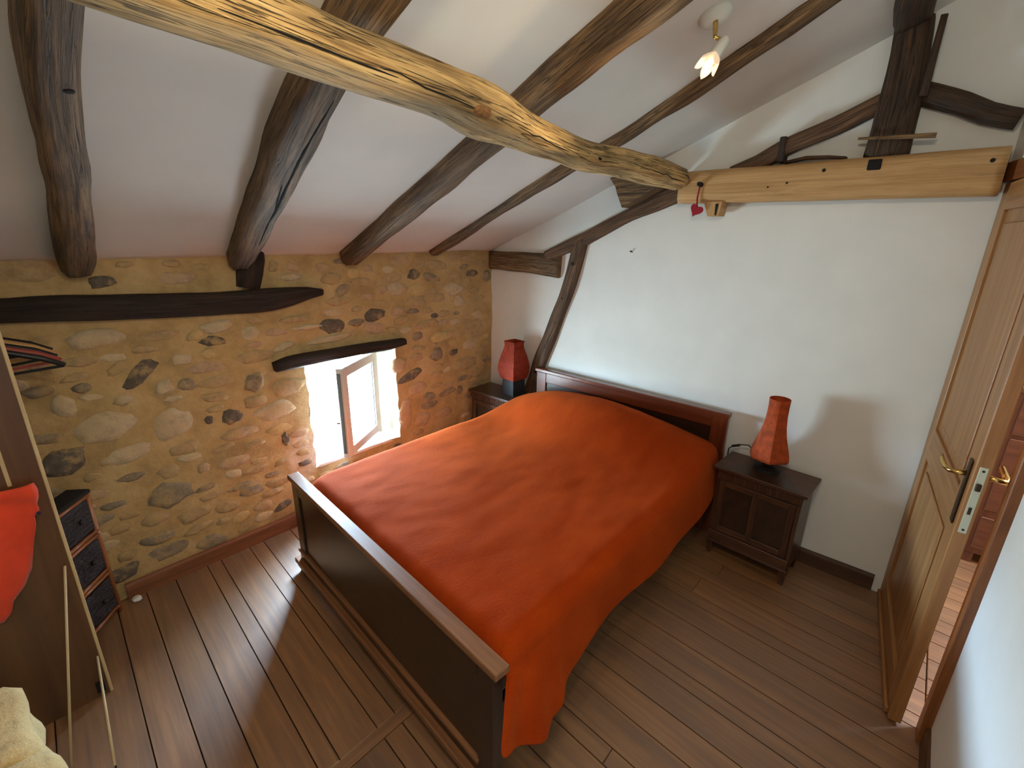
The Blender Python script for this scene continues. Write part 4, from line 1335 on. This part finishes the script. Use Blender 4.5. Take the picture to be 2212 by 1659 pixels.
# ------------------------------------------------------------------ open wardrobe corner at the left
wd = thing('wardrobe', 'tall brown wardrobe end panel with a pale front edge, at the left', 'wardrobe', (-0.30, 2.11, 0))
def A_(bm, name, mat, par=wd, **k):
    o = obj(name, bm, mat, par, **k)
    if par is wd:
        o.location = -wd.location
    return o
A_(box(-0.95, 0.034, 2.098, 2.120, 0.0, 1.74), 'side_panel', M_ward, grain=2)
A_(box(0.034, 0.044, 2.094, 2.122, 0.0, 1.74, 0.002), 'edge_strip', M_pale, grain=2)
A_(box(-0.95, -0.93, 2.12, 2.60, 0.0, 1.60), 'back_panel', M_ward, grain=2)
A_(tube([(-0.03, 2.122, 1.425), (-0.03, 2.60, 1.425)], 0.012, 10), 'hanging_rail', M_steel, uv=False, smooth=True)
A_(box(-0.055, -0.005, 2.595, 2.64, 1.39, 1.46, 0.004), 'rail_bracket', M_ward)
A_(box(-0.0, 0.025, 2.094, 2.0985, 0.02, 0.07), 'gap_shade_patch', M_dhole)  # flat dark patch imitating the shaded gap at the panel's foot
# slim pale rods imitating glints of floor seams, as if mirrored in its face
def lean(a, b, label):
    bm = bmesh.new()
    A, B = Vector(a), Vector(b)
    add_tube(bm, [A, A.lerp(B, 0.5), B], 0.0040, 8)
    return tag(obj('seam_glint_rod', bm, M_pale, smooth=True), label, 'rod', 'slim pale rods standing in for floor seam glints')

lean((-0.114, 1.84, 0.008), (0.020, 2.088, 0.606), 'long slim pale rod standing in for a floor seam reflected in the panel')
lean((-0.016, 1.735, 0.008), (0.028, 2.088, 0.188), 'short slim pale rod standing in for a floor seam glint at the panel foot')
A_(box(-0.047, -0.037, 2.0955, 2.0985, 0.945, 1.075), 'reflection_strip', M_pale, grain=2)  # pale strip imitating a short reflection on the panel

# hangers
def hanger(y, tilt, mat, label, wood_=False, cx=-0.03, drop=0.0):
    t = thing('clothes_hanger', label, 'hanger', (cx, y, 1.4385+drop*0), tilt, 'clothes hangers on the wardrobe rail')
    hk = [(0.0, 0, 0.0-0.075)]
    pts_ = [(0, 0, -0.075), (0, 0, -0.04), (0.012, 0, -0.022), (0.014, 0, -0.006), (0.006, 0, 0.0035), (-0.006, 0, 0.0035), (-0.013, 0, -0.006)]
    obj('hook', tube(pts_, 0.0022, 6), M_steel, t, uv=False)
    h = 0.012 if wood_ else 0.010
    pa = [(-0.205, 0, -0.155), (-0.15, 0.004, -0.122), (-0.07, 0.006, -0.090), (0, 0.006, -0.075), (0.07, 0.006, -0.090), (0.15, 0.004, -0.122), (0.205, 0, -0.155)]
    obj('shoulder', tube(pa, [h*0.8, h, h, h*1.2, h, h, h*0.8], 8), mat, t, uv=False, smooth=True)
    obj('bar', tube([(-0.20, 0, -0.157), (0, 0, -0.168), (0.20, 0, -0.157)], 0.0055, 6), mat, t, uv=False)
    return t
M_tanw = wood('beech_hanger', lin(170, 120, 66), lin(206, 158, 98), rough=0.4, bump=0.05)
M_pink = plain('dusty_red_plastic', lin(150, 66, 56), 0.5)
hanger(2.52, 0.10, M_black, 'black plastic hanger nearest the stone wall')
hanger(2.46, -0.06, M_tanw, 'tan wooden hanger between two black hangers', True)
hanger(2.37, 0.16, M_black, 'black hanger in the middle of the wardrobe rail')
hanger(2.31, 0.05, M_pink, 'dusty red plastic hanger on the wardrobe rail')
hanger(2.24, -0.08, M_black, 'black hanger at the front end of the wardrobe rail')

# wicker drawer tower, turned to the room, behind the panel
ch = thing('drawer_tower', 'narrow bamboo framed tower with three dark wicker drawers', 'drawers', (0.076, 2.474, 0), math.radians(49))
# local: front faces -y, width along x, origin front centre
TW, TH, TD = 0.135, 0.645, 0.085
def T_(bm, name, mat, par=ch, **k):
    return obj(name, bm, mat, par, **k)
for sx in (-1, 1):
    for yy in (0.012, TD):
        T_(tube([(sx*TW, yy, 0.0), (sx*TW, yy, TH)], 0.010, 10), 'leg', M_bamboo, smooth=True)
T_(box(-TW, TW, 0.02, TD, 0.04, TH-0.012), 'carcass', M_wicker, uv=False)
T_(box(-TW-0.012, TW+0.012, 0.0, TD+0.01, TH-0.010, TH+0.008, 0.004), 'top', M_dhole, uv=False)
for z in (0.035, 0.225, 0.245, 0.43, 0.45, TH-0.02):
    T_(tube([(-TW, 0.010, z), (TW, 0.010, z)], 0.0085, 10), 'rail', M_bamboo, smooth=True)
for z0 in (0.05, 0.26, 0.465):
    d_ = T_(box(-TW+0.012, TW-0.012, 0.006, 0.022, z0, z0+0.155, 0.004), 'drawer', M_wicker, uv=False)
    for k in range(7):
        T_(box(-TW+0.016, TW-0.016, 0.0025, 0.007, z0+0.010+k*0.021, z0+0.024+k*0.021, 0.003), 'weave_band', M_wicker, d_, uv=False)
    bm = bmesh.new(); add_lathe(bm, [(0.006, 0), (0.012, 0.008), (0.010, 0.016), (0.002, 0.018)], 12)
    kb = T_(bm, 'knob', M_black, d_, uv=False, smooth=True); kb.location = (0.05, 0.004, z0+0.08); kb.rotation_euler.x = PI/2
# scrap on the floor beside it
bm = bmesh.new()
bmesh.ops.create_icosphere(bm, subdivisions=2, radius=0.022)
for v in bm.verts:
    v.co *= 1+0.35*noise.noise(v.co*70)
    v.co.z = v.co.z*0.5+0.0115
o = tag(obj('paper_scrap', bm, M_white, uv=False), 'crumpled white scrap on the floor beside the drawer tower', 'paper')
o.location = (0.228, 2.60, 0.003)

# orange-red shirt hung on the wardrobe panel
sh = thing('shirt', 'orange red shirt hanging on the wardrobe panel', 'shirt', (-0.20, 2.06, 0.94))
def shirt_edge(z):
    """right hand outline (world x) by height"""
    P_ = [(0.49, -0.155), (0.53, -0.130), (0.575, -0.115), (0.60, -0.080), (0.64, -0.055), (0.70, -0.040), (0.80, -0.015), (0.835, -0.012), (0.85, 0.006), (0.875, 0.003), (0.90, 0.012), (0.93, 0.016), (0.955, 0.010)]
    for (z0, x0), (z1, x1) in zip(P_, P_[1:]):
        if z <= z1:
            return x0+(x1-x0)*max(0, (z-z0))/(z1-z0)
    return P_[-1][1]
bm = bmesh.new()
NZ, NX = 40, 26
rows = []
for i in range(NZ+1):
    z = 0.49+(0.950-0.49)*i/NZ
    xr = shirt_edge(z)
    row = []
    for j in range(NX+1):
        x = -0.46+(xr+0.46)*j/NX
        y = 2.048+0.024*math.sin(x*38+z*5)*(1-0.4*(z-0.49)/0.46)+0.010*math.sin(z*60+x*14)*max(0, (z-0.78)/0.17)
        y += 0.022*(j/NX)**8
        row.append(bm.verts.new((x+0.20, y-2.06, z-0.94)))
    rows.append(row)
for a, b in zip(rows, rows[1:]):
    for j in range(NX):
        bm.faces.new((a[j], a[j+1], b[j+1], b[j])).smooth = True
ss = obj('cloth', bm, M_shirt, sh, uv=False)
m_ = ss.modifiers.new('thickness', 'SOLIDIFY'); m_.thickness = 0.006
for (x, z) in ((0.0, 0.928), (0.004, 0.846)):
    bm = bmesh.new(); add_lathe(bm, [(0.006, 0), (0.006, 0.003), (0.003, 0.004)], 12)
    k = obj('button', bm, M_navy, sh, uv=False); k.location = (x+0.20-0.004, 2.052-2.06, z-0.94); k.rotation_euler.x = PI/2
bm = tube([(-0.18, 0.0, -0.335), (0.02, 0.0, -0.330), (0.075, 0.0, -0.318)], 0.010, 8)
obj('hem_trim', bm, M_navy, sh, uv=False, smooth=True)
obj('hook', tube([(-0.05, 0.040, 0.03), (-0.05, 0.0, 0.035), (-0.05, -0.012, 0.01)], 0.005, 8), M_steel, sh, uv=False)

# rough stone ledge in the near left corner
sl = struct(bpy.data.objects.new('trim_1', None), 'rough yellow limestone ledge at the lower left', 'ledge')
C.objects.link(sl)
sl.location = (-0.35, 1.45, 0)
def ledge_block(x0, x1, y0, y1, z0, z1, seed):
    bm = bmesh.new()
    bmesh.ops.create_cube(bm, size=1.0)
    bmesh.ops.subdivide_edges(bm, edges=list(bm.edges), cuts=7, use_grid_fill=True)
    for v in bm.verts:
        p_ = Vector((v.co.x*2, v.co.y*2, v.co.z*2))
        q_ = (abs(p_.x)**8+abs(p_.y)**8+abs(p_.z)**8)**(1/8)
        p_ = p_/q_
        v.co = Vector(((x0+x1)/2+p_.x*(x1-x0)/2, (y0+y1)/2+p_.y*(y1-y0)/2, (z0+z1)/2+p_.z*(z1-z0)/2))
        k = v.co*7+Vector((seed*3.1, 0, 0))
        v.co += Vector((noise.noise(k), noise.noise(k+Vector((9, 0, 0))), noise.noise(k+Vector((0, 9, 0)))*0.5))*0.03
    o = obj('stone', bm, STONE['y'], sl, uv=False, smooth=True)
    o.location = -sl.location
ledge_block(-0.80, -0.085, 0.95, 1.47, 0.24, 0.50, 1)
ledge_block(-0.80, -0.135, 1.42, 1.80, 0.24, 0.49, 2)
ledge_block(-0.80, -0.12, 1.0, 1.78, 0.0, 0.26, 3)
